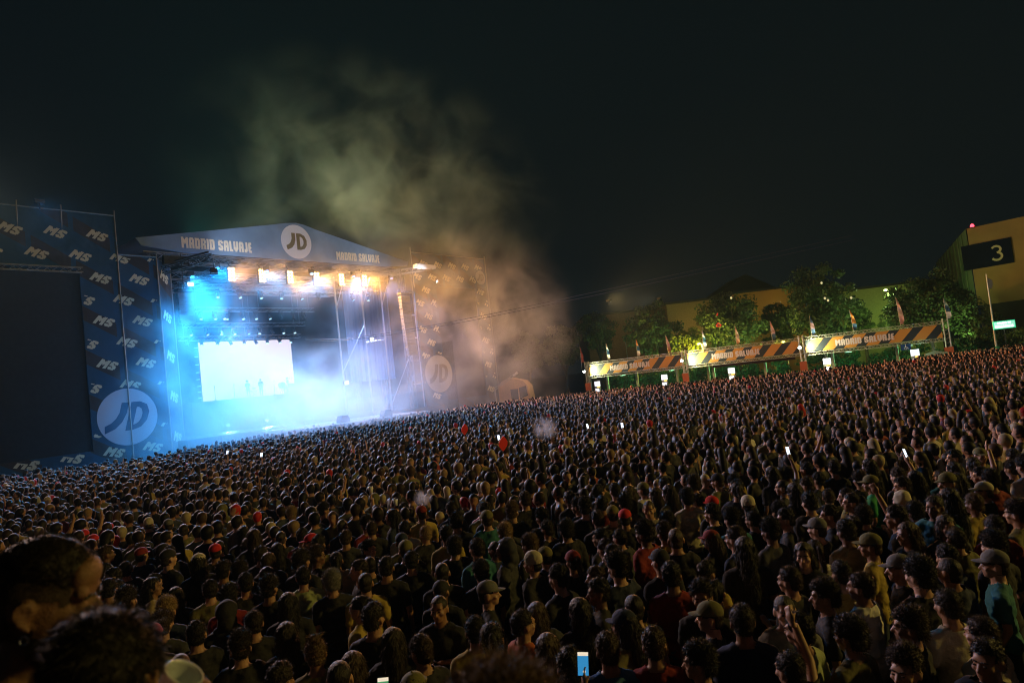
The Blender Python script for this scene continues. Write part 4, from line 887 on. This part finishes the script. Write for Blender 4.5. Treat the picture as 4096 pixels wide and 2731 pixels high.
SPEC = [(-4.13,8.74,"short","olive",0),(-3.72,8.84,"short","black",10),(-3.69,8.27,"curly","redtee",-15),(-2.98,7.20,"short","black",0),(-5.07,11.01,"redcap","black",0),(-5.36,10.99,"curly","palegreen",-10),(-4.98,11.19,"short","black",0),(-6.77,13.45,"buzz","olive",0),(-8.13,14.69,"creamcap","black",0),(-7.47,14.23,"greycap","black",10),(-9.13,14.09,"redcap","black",10),(-8.47,13.33,"redcap","black",20),(-2.84,6.51,"curly","black",0),(-3.50,7.03,"short","black",0),(-6.92,15.54,"hood","olive",0),(-5.15,8.68,"greycap","black",0),(-5.96,11.32,"short","black",0),(-6.77,11.91,"short","black",0),(-6.17,10.08,"short","black",90),(-6.18,10.45,"short","black",0),(-4.06,9.50,"curly","black",0),(-1.63,9.07,"short","blacktee",0),(-2.05,8.24,"buzz","yellow",0),(-1.14,8.32,"buzz","black",0),(-1.10,9.53,"curly","creamcollar",0),(-2.51,8.46,"grey","black",5),(-2.99,8.87,"short","whitetee",0),(-2.80,7.73,"long","black",0),(-1.90,7.30,"pony","yellow",60),(-2.47,6.70,"long","black",0),(-2.03,6.16,"bun","olive",0),(-2.28,8.89,"short","black",90),(-3.11,9.89,"curly","black",-80),(-3.52,10.95,"redcap","black",90),(-1.03,7.01,"buzz","black",160),(-0.54,7.31,"greycap","black",-90),(-1.35,6.21,"long","black",0),(-0.62,6.28,"short","yellow",10),(-1.25,6.89,"long","black",0),(-1.06,5.93,"short","black",30),(-1.60,5.75,"long","black",0),(-1.82,5.61,"short","olive",0),(-3.26,14.56,"hood","hoodie",0),(-5.47,17.87,"blond","black",0),(-2.06,11.16,"short","cream",0),(-2.66,11.47,"short","black",0),(-4.15,13.91,"curly","black",-60),(-4.79,13.87,"blond","black",10),(-3.28,11.99,"buzz","black",-30),(-2.39,13.03,"short","black",20),(-1.81,8.82,"buzz","blacktee",0),(-4.13,10.48,"short","black",-40),(0.84,6.40,"buzz","yellow",20),(1.07,6.22,"short","olive",0),(0.34,6.45,"long","black",30),(0.63,6.32,"blond","black",10),(-0.05,8.29,"creamcap","black",60),(0.90,8.19,"short","black",80),(0.58,6.95,"short","black",90),(1.42,5.97,"olivecap","black",80),(0.85,5.52,"short","redjersey",0),(0.48,5.52,"short","blue",10),(0.69,5.54,"curly","olive",0),(2.71,10.38,"redcap","black",40),(1.36,10.14,"redcap","black",0),(1.23,10.51,"olivecap","olive",0),(3.16,10.11,"creamcap","black",20),(1.49,6.47,"curly","black",170),(-0.18,6.31,"short","orange",-60),(-0.10,5.97,"short","black",70),(1.10,5.13,"curly","black",80),(0.87,9.13,"short","black",60),(0.97,10.26,"short","black",20),(0.78,11.42,"curly","black",60),(-0.41,9.98,"blond","black",30),(0.92,5.81,"short","black",0),(4.51,9.91,"short","yellow",80),(5.23,10.62,"olivecap","green",80),(3.59,7.48,"olivecap","yellow",80),(3.44,6.66,"greycap","black",100),(4.15,7.76,"long","black",120),(3.42,8.40,"greycap","black",60),(2.84,7.41,"long","black",170),(1.99,5.49,"short","whitetee",60),(2.36,4.67,"curly","black",150),(2.91,4.67,"short","black",150),(3.27,5.66,"short","cream",40),(3.28,9.02,"short","black",90),(3.83,8.97,"short","black",90),(2.77,5.34,"curly","black",90),(2.29,5.29,"curly","olive",60),(4.23,6.48,"greycap","teal",90),(2.49,6.16,"curly","black",90),(2.39,6.68,"short","black",60)]
UB = [(-1.2,37),(-.75,38),(-.57,40.5),(-.44,47),(-.315,55.5),(-.135,61.5),(-.04,67.5),(.134,68),(.325,61.5),(.516,58.5),(.645,64),(.74,66),(1.3,66)]
def ymax(u): return float(np.interp(u, [a for a, _ in UB], [b for _, b in UB]))
def proj(P):
    dv = Vector(P)-Vector((0, 0, EYE)); k = dv.dot(F); return (dv.dot(RR)/k*1568+1176, 784-dv.dot(UU)/k*1568, k)
STG = st(10, 6, 0)
cands = []
taken = []
sp_people = []
for (x, y, h, s, yw) in SPEC:
    if all(hypot(x-a, y-b) > .36 for a, b in taken): taken.append((x, y)); sp_people.append((x, y, h, s, yw))
taken += [(-.04,4.25), (-1.32,4.20)]
cell = {}
for a, b in taken: cell.setdefault((int(a//1), int(b//1)), []).append((a, b))
def free(x, y, r):
    for i in (-1, 0, 1):
        for j in (-1, 0, 1):
            for a, b in cell.get((int(x//1)+i, int(y//1)+j), ()):
                if (a-x)**2+(b-y)**2 < r*r: return False
    return True
PTS = []
y = 3.7
while y < 69:
    x = -1.15*y-3
    while x < 1.15*y+3:
        for _ in range(2):
            px, py = x+rnd.uniform(-.27, .27), y+rnd.uniform(-.27, .27)
            if py > 3.6 and not (py < 4.75 and min(abs(px-.23), abs(px+1.12)) < .30) and py < ymax(px/py)+rnd.uniform(-.8, .4) and hypot(px, py) > 3.9 and free(px, py, .40 if py < 12 else .37):
                cell.setdefault((int(px//1), int(py//1)), []).append((px, py)); PTS.append((px, py)); break
        x += .50 if y < 12 else .46
    y += .50 if y < 12 else .46
vis = []; rest = []
for (px, py) in PTS:
    q = proj((px, py, 1.65))
    if q[2] < 1: continue
    if -25 < q[0] < 2377 and q[1] < 1600: vis.append((py, px, q))
    elif -260 < q[0] < 2612 and q[1] < 1850: rest.append((px, py))
vis.sort(key=lambda t: t[2][2])
NEAR = 300-len(sp_people)-3-14
near = vis[:NEAR]; far = [(a[1], a[0]) for a in vis[NEAR:]]+rest
HN = {'short': 'short', 'curly': 'curly', 'buzz': 'cropped', 'long': 'long', 'pony': 'ponytailed', 'bun': 'bunned'}
recs = []
def pick_style():
    r = rnd.random(); hair = 'short' if r < .42 else 'curly' if r < .62 else 'buzz' if r < .76 else 'long' if r < .92 else 'pony'
    hc = rnd.choices(['black','dark','brown','light','blond'], [40,30,18,5,3])[0]
    s = rnd.choices(['black','charcoal','navy','olive','yellow','cream','white','dark red','grey','sand','teal'], [44,13,9,9,4,4,2,3,5,3,2])[0]
    hat = None; hcx = 'black'
    if rnd.random() < .07: hat, hcx = 'cap', rnd.choice(['black','black','cream','olive','dark red','navy'])
    elif rnd.random() < .015: hat = 'hood'
    return dict(hair=hair, hcol=hc, shirt=s, kind='j' if rnd.random() < .38 else 't', hat=hat, hatcol=hcx)
for (py, px, q) in near:
    st_ = pick_style(); tgt = atan2(STG.y-py, STG.x-px)-pi/2
    rz = tgt+rnd.gauss(0, .38) if rnd.random() > .10 else tgt+rnd.uniform(-2.8, 2.8)
    recs.append((px, py, rz, rnd.choices(['down','fold','raise'], [72, 25, 3])[0], st_, rnd.uniform(.94, 1.07)))
SPM = {'redtee': ('dark red','t'), 'blacktee': ('black','t'), 'whitetee': ('pale green','t'), 'creamcollar': ('black','j'), 'hoodie': ('olive','j'), 'redjersey': ('dark red','t'), 'palegreen': ('pale green','j')}
for (x, y, h, s, yw) in sp_people:
    sh, kd = SPM.get(s, (s, 'j' if s == 'black' and rnd.random() < .4 else 't')); hat = None; hcx = 'black'; hr = h; hc = rnd.choice(['black','dark','black','dark','brown'])
    if h.endswith('cap'): hat = 'cap'; hcx = {'redcap': 'bright red', 'creamcap': 'cream', 'greycap': 'grey', 'olivecap': 'olive'}[h]; hr = 'buzz'; 
    if h == 'hood': hat = 'hood'; hr = 'buzz'
    if h == 'grey': hr, hc = 'curly', 'grey'
    if h == 'blond': hr, hc = 'curly', 'blond'
    if hcx == 'cream' and hat == 'cap' : hat = 'beanie'
    if h == 'bun': hc = 'light'
    recs.append((x, y, atan2(y, x)-pi/2+radians(yw), 'down' if rnd.random() < .8 else 'fold', dict(hair=hr, hcol=hc, shirt=sh, kind=kd, hat=hat, hatcol=hcx), 1.0))
# raised arms, phones and cups further out
EXT = [(5.9,10.6,'raise','phone'),(-.9,22.2,'raise','phone'),(3.0,21.6,'raise','phone'),(2.1,22.7,'raise','phone'),(-13.6,30.8,'raise','phone'),(-10.5,26.7,'raise','phone'),(-1.5,19.1,'raise',None),(17.7,30.0,'raise','phone'),
       (-.04,4.25,'raise','phone'),(-1.32,4.20,'raise','phone'),(4.6,12.3,'raise','phone'),(-2.25,24.7,'raise','pennant'),(-.65,17.5,'raise','pennant'),(-3.3,13.2,'raise','cup')]
items = []
for (x, y, pz, it) in EXT:
    st_ = pick_style(); st_['hat'] = None; st_['kind'] = 't'
    recs.append((x, y, atan2(STG.y-y, STG.x-x)-pi/2+rnd.uniform(-.2, .2) if y > 5 else 0.0, pz, st_, 1.0)); items.append((len(recs)-1, it))
order = sorted(range(len(recs)), key=lambda i: -proj((recs[i][0], recs[i][1], 1.65))[1])
lab = {}
for k in range(0, len(order), 20):
    row = sorted(order[k:k+20], key=lambda i: proj((recs[i][0], recs[i][1], 1.65))[0])
    for j, i in enumerate(row): lab[i] = (ORD[j], ORD[k//20])
objs = []
for i, (x, y, rz, pz, s, sc) in enumerate(recs):
    a, b = lab[i]
    hd = {'cap': '%s cap' % s['hatcol'], 'beanie': '%s beanie' % s['hatcol'], 'hood': 'raised hood'}.get(s['hat'], '%s %s hair' % (HN.get(s['hair'], 'short'), {'light': 'light brown'}.get(s['hcol'], s['hcol'])))
    L_ = 'person, %s, %s %s, %s from left in %s row from bottom' % (hd, s['shirt'], {'t': 'shirt', 'j': 'jacket'}[s['kind']], a, b)
    objs.append(person((x, y, 0), rz, pose=pz, skin=rnd.choices([0, 1, 2, 3], [30, 40, 22, 8])[0], sc=sc, label=L_, **s))
pm = MB(); pm.box((-.038,-.004,-.075), (.038,.004,.075)); PH = pm.mesh('case', BLK)
pm = MB(); pm.add([(-.034,-.0055,-.068),(.034,-.0055,-.068),(.034,-.0055,.068),(-.034,-.0055,.068)], [(0,1,2,3)])
PXT = MB(); PXT.add([(-.034,-.0065,.046),(.034,-.0065,.046),(.034,-.0065,.068),(-.034,-.0065,.068)], [(0,1,2,3)]); PXT.add([(.009*cos(k*pi/5)+.006,-.0065,-.045+.009*sin(k*pi/5)) for k in range(10)], [tuple(range(10))]); PXT = PXT.mesh('display_controls', mat('phone_pale_glow', (.02,.02,.02), .3, emit=(.95,.8,.6), es=.9))
PSC = [pm.mesh('display', mat('phone_glow_%d' % i, (.02,.02,.02), .3, emit=c, es=e)) for i, (c, e) in enumerate((((.75,.85,1.), 2.2), ((.04,.30,.62), .8), ((.12,.55,.22), .5)))]
HANDAT = {'raise': (.262,.235,1.95), 'phone': (0,.42,1.47)}
names = {'phone': 0}
for (i, it) in items:
    if it is None: continue
    x, y, rz, pz, s, sc = recs[i]; hp_ = Matrix.Rotation(rz, 3, 'Z') @ V3(HANDAT[pz])*sc; P = V3((x, y, 0))+hp_
    a, b = lab[i]
    if it == 'phone':
        r = empty('phone', P+V3((0, 0, .04)), rz+(0 if pz == 'phone' else 0), 'glowing phone held up by the person %s from left in %s row' % (a, b), 'phone', 'phones held up in the crowd')
        big = 1.0 if y < 15 else 1.2
        r.scale = (big,)*3; r.rotation_euler = (radians(-20), .12, rz if y > 5 else atan2(y, x)-pi/2)
        link('case', PH, r); link('display', PSC[(1 if x > -.5 else 2) if y < 5 else 0], r)
        if y < 5: link('display_controls', PXT, r)
    elif it == 'cup':
        r = empty('plastic_cup', P, 0, 'white plastic cup held up left of the hooded person', 'cup')
        d = MB(); d.lathe([(.033,-.02),(.047,.12),(.044,.12),(.031,-.01)], 14); d.build('cup_wall', mat('white_plastic', (.75,.76,.78), .35), r, smooth=True)
    else:
        r = empty('red_pennant', P, rz, ['farther','nearer'][y < 20]+' red leaf shaped pennant held up over the crowd', 'pennant')
        h_ = .42 if y > 20 else .40; n = 14
        d = MB(); ol = [(.13*sin(pi*k/n)*(1 if q > 0 else -1)+.05*(k/n), k/n*h_+.06) for q in (1,) for k in range(n+1)]+[(-.13*sin(pi*k/n)+.05*(k/n), k/n*h_+.06) for k in range(n-1, 0, -1)]
        d.prism(ol, -.008, .008); d.build('cloth', mat('vivid_red_cloth', (.85,.03,.02), .6, spec=.3), r)
        d = MB(); d.bar((0,0,-.12),(.0,0,.1),.009); d.build('handle', BLK, r)
for (x, y, z, lb) in ((-2.6, 13.4, 1.72, 'white plastic cup right of the hooded person'),):
    r = empty('plastic_cup', (x, y, z), 0, lb, 'cup'); d = MB(); d.lathe([(.034,-.06),(.048,.06),(.044,.06),(.031,-.05)], 14); d.build('cup_wall', MATS['white_plastic'], r, smooth=True)

# the mass of people further out: one object
def proto(hair, pose, voxel, zmin):
    P = [('e', (0,-.012,1.668), (.078,.096,.09), (0,0,0), 2), ('e', (0,.02,1.61), (.062,.075,.085), (0,0,0), 2), ('c', (0,.095,1.63), (0,.105,1.6), .014, .014, 1), ('c', (0,-.02,1.42), (0,-.01,1.57), .058, .055, 1)]
    P += infl(TORSO, .012)
    for (a, b, c) in ARMS[pose]: P += [('c', a, b, .06, .048, 1), ('c', b, c, .045, .035, 1)] + ([('e', tuple(V3(c)+V3((0, 0, .05))), (.03,.03,.05))] if pose == 'raise' and c[2] > 1.5 else [])
    if hair == 'short': P += [('e', (0,-.018,1.672), (.086,.106,.098)), ('e', (0,-.04,1.62), (.07,.07,.07))]
    if hair == 'curly': P += [('e', (0,-.018,1.69), (.102,.118,.108)), ('e', (0,-.04,1.62), (.084,.08,.07))]
    if hair == 'long': P += LG[:3]
    if zmin < .5: P += legs(.015)
    me = blob('p', P, voxel, 1, keep=(lambda c: c.z > zmin) if zmin > 0 else None)
    warp(me); b = bmesh.new(); b.from_mesh(me); bmesh.ops.triangulate(b, faces=b.faces[:]); b.to_mesh(me); b.free()
    V = np.zeros(len(me.vertices)*3, np.float32); me.vertices.foreach_get('co', V); V = V.reshape(-1, 3)
    T = np.zeros(len(me.loops), np.int32); me.loops.foreach_get('vertex_index', T); T = T.reshape(-1, 3); bpy.data.meshes.remove(me)
    x_, y_, z_ = V.T; reg = np.full(len(V), 2, np.int8)
    head = (z_ > 1.49) & (np.abs(x_) < .14); reg[head] = 0
    face = (y_ > .04) & (z_ < 1.715)
    hr = head & (z_ > (1.56 if hair != 'long' else 1.2)) & ~face & ~((np.abs(x_) > .062) & (z_ < 1.62) & (y_ > -.02)); reg[hr] = 1
    if hair == 'long': reg[(z_ > 1.25) & (y_ < -.11) & (np.abs(x_) < .1)] = 1
    for (a, b_, c) in ARMS[pose]:
        c = np.array(c); b2 = np.array(b_); 
        t = np.clip(((V-b2)@(c-b2))/((c-b2)@(c-b2)), -.25, 1.5); dd = np.linalg.norm(V-(b2+t[:, None]*(c-b2)), axis=1); reg[(dd < .065) & (t > -.2)] = 0
    reg[(z_ < .92) & (reg == 2)] = 3
    return V, T, reg
PR = {}
for lod, (vx, zm) in enumerate(((.026, 0), (.040, .78), (.052, .95))):
    for hp_ in ('short', 'curly', 'long'):
        for ps in ('down', 'raise') if lod else ('down', 'fold', 'raise'): PR[lod, hp_, ps] = proto(hp_, ps, vx, zm)
hairc = np.array([(.006,.005,.005), (.011,.007,.005), (.026,.015,.009), (.07,.04,.02), (.26,.17,.08), (.42,.35,.22), (.5,.02,.02)]); skinc = np.array([(.50,.29,.19),(.42,.23,.14),(.33,.17,.10),(.17,.085,.05)])
shc = np.array([(.018,.018,.02),(.03,.03,.034),(.015,.022,.05),(.15,.14,.05),(.42,.31,.07),(.5,.46,.36),(.62,.60,.56),(.25,.02,.02),(.13,.13,.12),(.3,.2,.1)]); shp = np.array([42,18,9,8,4,4,3,3,6,3.]); shp /= shp.sum()
VV, TT, CC = [], [], []; off = 0
for (px, py) in far:
    dd = hypot(px, py); lod = 0 if dd < 19 else 1 if dd < 34 else 2
    hk = rnd.choices(['short','curly','long'], [60,20,20])[0]; ps = rnd.choices(['down','raise'], [96, 4])[0]
    if lod == 0 and rnd.random() < .2: ps = 'fold'
    V, T, reg = PR[lod, hk, ps]
    tgt = atan2(STG.y-py, STG.x-px)-pi/2; a = tgt+rnd.gauss(0, .45) if rnd.random() > .12 else rnd.uniform(-pi, pi)
    s = min(1.1, max(.88, rnd.gauss(.99, .05))); ca, sa = cos(a)*s, sin(a)*s
    w = rnd.uniform(.92, 1.08)
    P = np.stack([V[:, 0]*w*ca-V[:, 1]*sa+px, V[:, 0]*w*sa+V[:, 1]*ca+py, V[:, 2]*s], 1)
    pal = np.stack([skinc[nrs.choice(4, p=[.32,.4,.22,.06])], hairc[nrs.choice(7, p=[.36,.30,.19,.06,.035,.035,.02])], shc[nrs.choice(10, p=shp)], np.array((.03,.04,.06))])
    P[:, 0] += V[:, 2]*rnd.gauss(0, .022); P[:, 1] += V[:, 2]*rnd.gauss(0, .022); VV.append(P); TT.append(T+off); CC.append(pal[reg]); off += len(V)
VV = np.concatenate(VV).astype(np.float32); TT = np.concatenate(TT).astype(np.int32); CC = np.concatenate(CC).astype(np.float32)
me = bpy.data.meshes.new('crowd'); me.vertices.add(len(VV)); me.vertices.foreach_set('co', VV.ravel()); me.loops.add(TT.size); me.loops.foreach_set('vertex_index', TT.ravel())
me.polygons.add(len(TT)); me.polygons.foreach_set('loop_start', np.arange(len(TT), dtype=np.int32)*3); me.polygons.foreach_set('loop_total', np.full(len(TT), 3, np.int32)); me.polygons.foreach_set('use_smooth', np.ones(len(TT), bool)); me.update(calc_edges=True)
ca_ = me.color_attributes.new('Col', 'FLOAT_COLOR', 'POINT'); ca_.data.foreach_set('color', np.concatenate([CC, np.ones((len(CC), 1), np.float32)], 1).ravel())
cm = bpy.data.materials.new('crowd_surface'); cm.use_nodes = True; nt = cm.node_tree; at_ = nt.nodes.new('ShaderNodeAttribute'); at_.attribute_name = 'Col'
nt.links.new(at_.outputs['Color'], nt.nodes['Principled BSDF'].inputs['Base Color']); nt.nodes['Principled BSDF'].inputs['Roughness'].default_value = .6; nt.nodes['Principled BSDF'].inputs['Specular IOR Level'].default_value = .3
me.materials.append(cm); cr = link('crowd', me); tag(cr, 'dense crowd of standing people filling the field up to the stage', 'crowd', None, 'stuff')
print('PEOPLE', len(recs), 'far', len(far), 'tris', len(TT))

# ------------------------------------------------------------------ musicians on the riser
def musician(s, n, z, rz, label, **k): return person(st(s, n, z), STH+rz, label=label, group='musicians on the riser', **k)
musician(9.7, -8.6, 4.98, pi-.7, 'performer leaning forward at the left of the three on stage', pose='fold', hair='curly', shirt='black', tilt=-.22)
musician(11.1, -8.6, 4.98, pi-.2, 'standing performer in a loose jacket, middle of the three on stage', pose='fold', hair='buzz', kind='j', shirt='black', sc=1.03)
musician(14.5, -9.0, 4.98, pi+1.2, 'performer in a cap behind the equipment at the right of the screen', pose='fold', hair='buzz', hat='cap', shirt='black')
r = empty('dj_table', st(15.4, -9.6, 4.98), STH, 'dark equipment table at the right of the riser', 'table'); d = MB(); d.box((-.9,-.3,.0),(.9,.3,.95)); d.build('front_cloth', BLK, r); d = MB(); d.box((-.6,-.28,.952),(.5,.2,1.08)); d.build('mixer', MATS['fixture_shell'], r)
r = empty('drum', st(13.55, -8.6, 4.98), STH, 'round dark drum on a stand left of the performer in a cap', 'drum'); d = MB(); d.bar((-.0,-.2,.95),(0,.2,.95),.33,n=20); d.build('shell', BLK, r)
d = MB(); [d.bar((0,0,.7),(.3*cos(a),.3*sin(a),0),.025) for a in (0,2.1,4.2)]; d.build('stand', ALU, r)
r = empty('keyboard_stand', st(10.4, -8.8, 4.98), STH, 'small table with round cymbal between the two left performers', 'stand')
d = MB(); d.box((-.4,-.15,.62),(.4,.15,.66)); d.bar((-.3,0,.62),(.3,0,0),.02); d.bar((.3,0,.62),(-.3,0,0),.02); d.build('table_top', BLK, r); d = MB(); d.lathe([(.02,0),(.25,.03),(.22,.1),(.03,.14)], 14, (0,0,.8)); d.bar((0,0,.6),(0,0,.82),.02); d.build('cymbal', BLK, r)
for k, s in enumerate((6.0, 8.0, 12.45)):
    r = empty('microphone_stand', st(s, -8.3, 4.98), STH, 'thin microphone stand on the riser, %s from left' % ORD[k], 'microphone stand', 'microphone stands on the riser')
    d = MB(); d.bar((0,0,0),(0,0,1.35),.02); d.lathe([(.2,0),(.2,.03),(.02,.06)], 10); d.build('pole', BLK, r); d = MB(); d.bar((0,0,1.35),(0,-.12,1.45),.035); d.build('microphone', BLK, r)

# ------------------------------------------------------------------ viewing platform and the three close people
PZ = 1.88
d = MB(); d.box((-3.2, -2.2, PZ-.12), (2.2, 2.1, PZ)); 
for x in (-3.1, -.5, 2.1):
    for y in (-2.1, 2.0): d.bar((x, y, 0), (x, y, PZ-.12), .05)
tag(d.build('viewing_platform', mat('plywood_deck', (.10,.08,.06), .8, noise=.3)), kind='structure')
HC = {k: hair_mat('close_hair_'+k, HCOL[k], 4.) for k in ('black', 'dark', 'light')}
def blobh(name, prims, vx, sm, mtl, parent, st=None, **k):
    m = blob(name, prims, vx, sm, **k);
    if st: strands(m, *st)
    m.materials.append(mtl); return link(name, m, parent)
def close_head(ear=1.):
    P = [('e', (0,-.012,1.668), (.076,.098,.090)), ('e', (0,.012,1.625), (.067,.080,.085)), ('e', (0,.043,1.580), (.050,.050,.055)), ('e', (0,.076,1.546), (.024,.02,.022)),
         ('c', (0,.090,1.650), (0,.117,1.612), .0085, .012), ('e', (0,.104,1.604), (.019,.014,.009)), ('c', (-.042,.078,1.668), (.042,.078,1.668), .014, .014), ('e', (0,.07,1.70), (.055,.03,.04)),
         ('c', (-.020,.088,1.583), (.020,.088,1.583), .0075, .0075), ('c', (-.018,.087,1.570), (.018,.087,1.570), .0085, .0085), ('c', (0,-.03,1.40), (0,-.008,1.57), .066, .058), ('e', (0,.0,1.30), (.2,.11,.16)), ('c', (-.17,0,1.40), (.17,0,1.40), .07, .07)]
    for s in (-1, 1):
        P += [('c', (s*.030,.081,1.640), (s*.034,.080,1.640), .0115, .0115), ('e', (s*.045,.062,1.612), (.022,.026,.022)), ('e', (s*.058,.02,1.565), (.014,.04,.022), (.3,0,0))]
        q = [(s*.078,.006,1.634), (s*.080,.008,1.647), (s*.084,.000,1.658), (s*.089,-.013,1.660), (s*.092,-.023,1.650), (s*.091,-.023,1.635), (s*.087,-.013,1.618), (s*.080,-.001,1.606), (s*.078,.004,1.611)]
        P += [('c', q[i], q[i+1], .0042, .0042, 1) for i in range(8)] + [('e', (s*.076,-.012,1.636), (.008,.016,.022)), ('e', (s*.080,-.001,1.608), (.006,.008,.008))]
        P += [('c', (s*.085,-.004,1.652), (s*.088,-.018,1.640), .0035, .0035, 1), ('c', (s*.088,-.018,1.640), (s*.084,-.010,1.620), .0035, .0035, 1)]
    return P
def close_person(pos, rz, tilt, label, hairk, hcol, shirt, skin, beard=False, roll=0.):
    bm_ = blob('close_body', close_head()+TORSO+legs()+arm_prims('down'), .0055, 1); bm_.materials.append(SKINS[skin])
    b = link('person', bm_, None, (pos[0], pos[1], PZ), rz); b.rotation_euler = (tilt, roll, rz); tag(b, label, 'person', 'close people on the viewing platform')
    s = (pos[2]-PZ)/1.66; b.scale = (s,)*3
    # keep the head at pos after tilting
    hv = Matrix.Rotation(rz, 3, 'Z') @ Matrix.Rotation(roll, 3, 'Y') @ Matrix.Rotation(tilt, 3, 'X') @ V3((0, 0, 1.66*s)); b.location = (pos[0]-hv.x, pos[1]-hv.y, PZ)
    for nm, m_, mt_ in (('eyes', EYES_C, EYE_D), ('trousers', TROUS, DEN), ('jacket', SHIRT['down', 'j'], CM[shirt])):
        o = link(nm, m_, b); o.material_slots[0].link = 'OBJECT'; o.material_slots[0].material = mt_
    return b
m1 = close_person((-1.03, 1.45, 3.54), radians(-74), radians(-10), 'bearded man in profile with faded dark hair and silver chain at lower left', 'short', 'dark', 'black', 2, True)
m1.material_slots[0].material = mat('tanned_skin', (.20,.105,.06), .55, noise=.15, nscale=60, bump=.3, bscale=250)
m1.children[-1].location.z = .045
def fade_keep(v): return hl(v, 1.60, .058, 1.712, 1.63)
blobh('hair', [('e', (0,-.006,1.684), (.080,.104,.094)), ('e', (0,-.03,1.64), (.074,.080,.07))], .005, 1, HC['black'], m1, (9000, .011, .0010, .8, (0, .5, .1), 31), disp=lambda v: .003*mnoise.noise(v*40)+.003*mnoise.noise(v*140)-.012*min(1, max(0, (1.725-v.z)/.06)), keep=lambda v: hl(v, 1.60, .080, 1.703, 1.652))
blobh('fade', [('e', (0,-.012,1.668), (.0775,.0995,.0915)), ('e', (0,-.018,1.62), (.0685,.082,.075))], .006, 1, mat('stubble_scalp', (.045,.028,.018), .7, noise=.4, nscale=90, bump=.4, bscale=300), m1, (7000, .0045, .0010, .9, (0, 0, -.5), 32), keep=lambda v: hl(v, 1.575, .066, 1.705, 1.61))
blobh('beard', [('e', (0,.03,1.535), (.052,.052,.036)), ('e', (.060,.018,1.578), (.020,.045,.036)), ('e', (-.060,.018,1.578), (.020,.045,.036)), ('e', (0,.046,1.574), (.056,.054,.050)), ('e', (0,.080,1.545), (.032,.026,.028)), ('e', (.052,.03,1.585), (.018,.035,.032)), ('e', (-.052,.03,1.585), (.018,.035,.032)), ('c', (-.02,.098,1.592), (.02,.098,1.592), .006, .006)], .005, 1, HC['black'], m1, (6000, .010, .0010, .9, (0, .2, -.5), 35), disp=lambda v: .004*mnoise.noise(v*90),
      keep=lambda v: v.z < 1.597 and not (abs(v.x) < .019 and 1.566 < v.z < 1.589 and v.y > .07) and v.y > -.0)
d = MB(); d.tube([(.085*cos(t)*.95, -.012+.085*sin(t)*.9, 1.475-.035*sin(t)) for t in [2*pi*i/36 for i in range(37)]], .0022, 5); d.build('neck_chain', mat('silver', (.8,.8,.82), .2, 1.), m1)
d = MB(); d.tube([(.082+.001*cos(t), -.001+.008*cos(t), 1.590+.008*sin(t)) for t in [2*pi*i/14 for i in range(15)]], .0014, 5); d.build('earring', MATS['silver'], m1)
m2 = close_person((-.735, 1.16, 3.45), radians(10), radians(-8), 'person seen from behind with smooth dark hair, in front of the bearded man', 'short', 'black', 'black', 1)
blobh('hair', [('e', (0,-.012,1.676), (.088,.108,.102)), ('e', (0,-.035,1.61), (.076,.080,.085)), ('c', (0,-.04,1.60), (0,-.045,1.52), .070, .062)], .006, 1, HC['black'], m2, (9000, .022, .0012, .5, (0, -.3, -.8), 33), disp=lambda v: .003*mnoise.noise(v*30)+.003*mnoise.noise(v*110), keep=lambda v: hl(v, 1.49, .05, 1.70))
m3 = close_person((-.08, 1.10, 3.30), radians(15), radians(-5), 'top of a blurred curly head at the bottom centre edge', 'curly', 'brown', 'black', 1)
blobh('hair', [('e', (0,-.012,1.69), (.104,.116,.104)), ('e', (0,-.04,1.61), (.084,.08,.075))], .006, 0, HC['light'], m3, (9000, .034, .0013, 1.5, (0, 0, 0), 34), disp=lambda v: .016*abs(mnoise.noise(v*30))+.012*mnoise.noise(v*90)-.004, keep=lambda v: hl(v, 1.56, .055, 1.70, 1.60))
# cup in a hand: the forearm belongs to the person seen from behind
cup = V3((-.705, 1.30, 3.335))
r = empty('plastic_cup', cup, 0, 'white plastic cup tilted in a hand beside the dark head at lower left', 'cup'); r.rotation_euler = (radians(10), radians(34), .3); r.scale = (.8, .8, .8)
d = MB(); d.lathe([(.030,-.06),(.045,.055),(.0465,.058),(.0465,.064),(.043,.064),(.042,.055),(.028,-.055)], 28); d.build('cup_wall', mat('milky_plastic', (.62,.70,.80), .25), r, smooth=True)
hp0 = cup+V3((.030, -.012, -.035))
P = [('c', tuple(hp0+V3((.11,-.10,-.30))), tuple(hp0+V3((.05,-.02,-.07))), .036, .026), ('e', tuple(hp0+V3((.036,-.0,-.035))), (.022,.032,.042), (0,.4,0))]
for k in range(4):
    z0 = -.03+.020*k; a = hp0+V3((.036+.008*k, .0, z0)); b = hp0+V3((.018+.008*k, -.050, z0+.006)); c = hp0+V3((-.020+.008*k, -.052+.004*k, z0+.008)); P += [('c', tuple(a), tuple(b), .0098, .009, 1), ('c', tuple(b), tuple(c), .009, .0075, 1)]
P += [('c', tuple(hp0+V3((.03,.01,.0))), tuple(hp0+V3((.02,.05,.035))), .011, .0095, 1), ('c', tuple(hp0+V3((.02,.05,.035))), tuple(hp0+V3((-.01,.058,.05))), .0095, .008, 1)]
mh = blob('raised_forearm', P, .0035, 1); mh.materials.append(SKINS[1])
oh = link('raised_forearm', mh, m2); oh.matrix_parent_inverse = Matrix.Identity(4)
oh.matrix_basis = (Matrix.Translation(m2.location) @ m2.rotation_euler.to_matrix().to_4x4() @ Matrix.Diagonal((*m2.scale, 1))).inverted()
# far-off keep
for o in bpy.data.objects:
    if o.type == 'MESH' and not o.data.materials: o.data.materials.append(BLK)
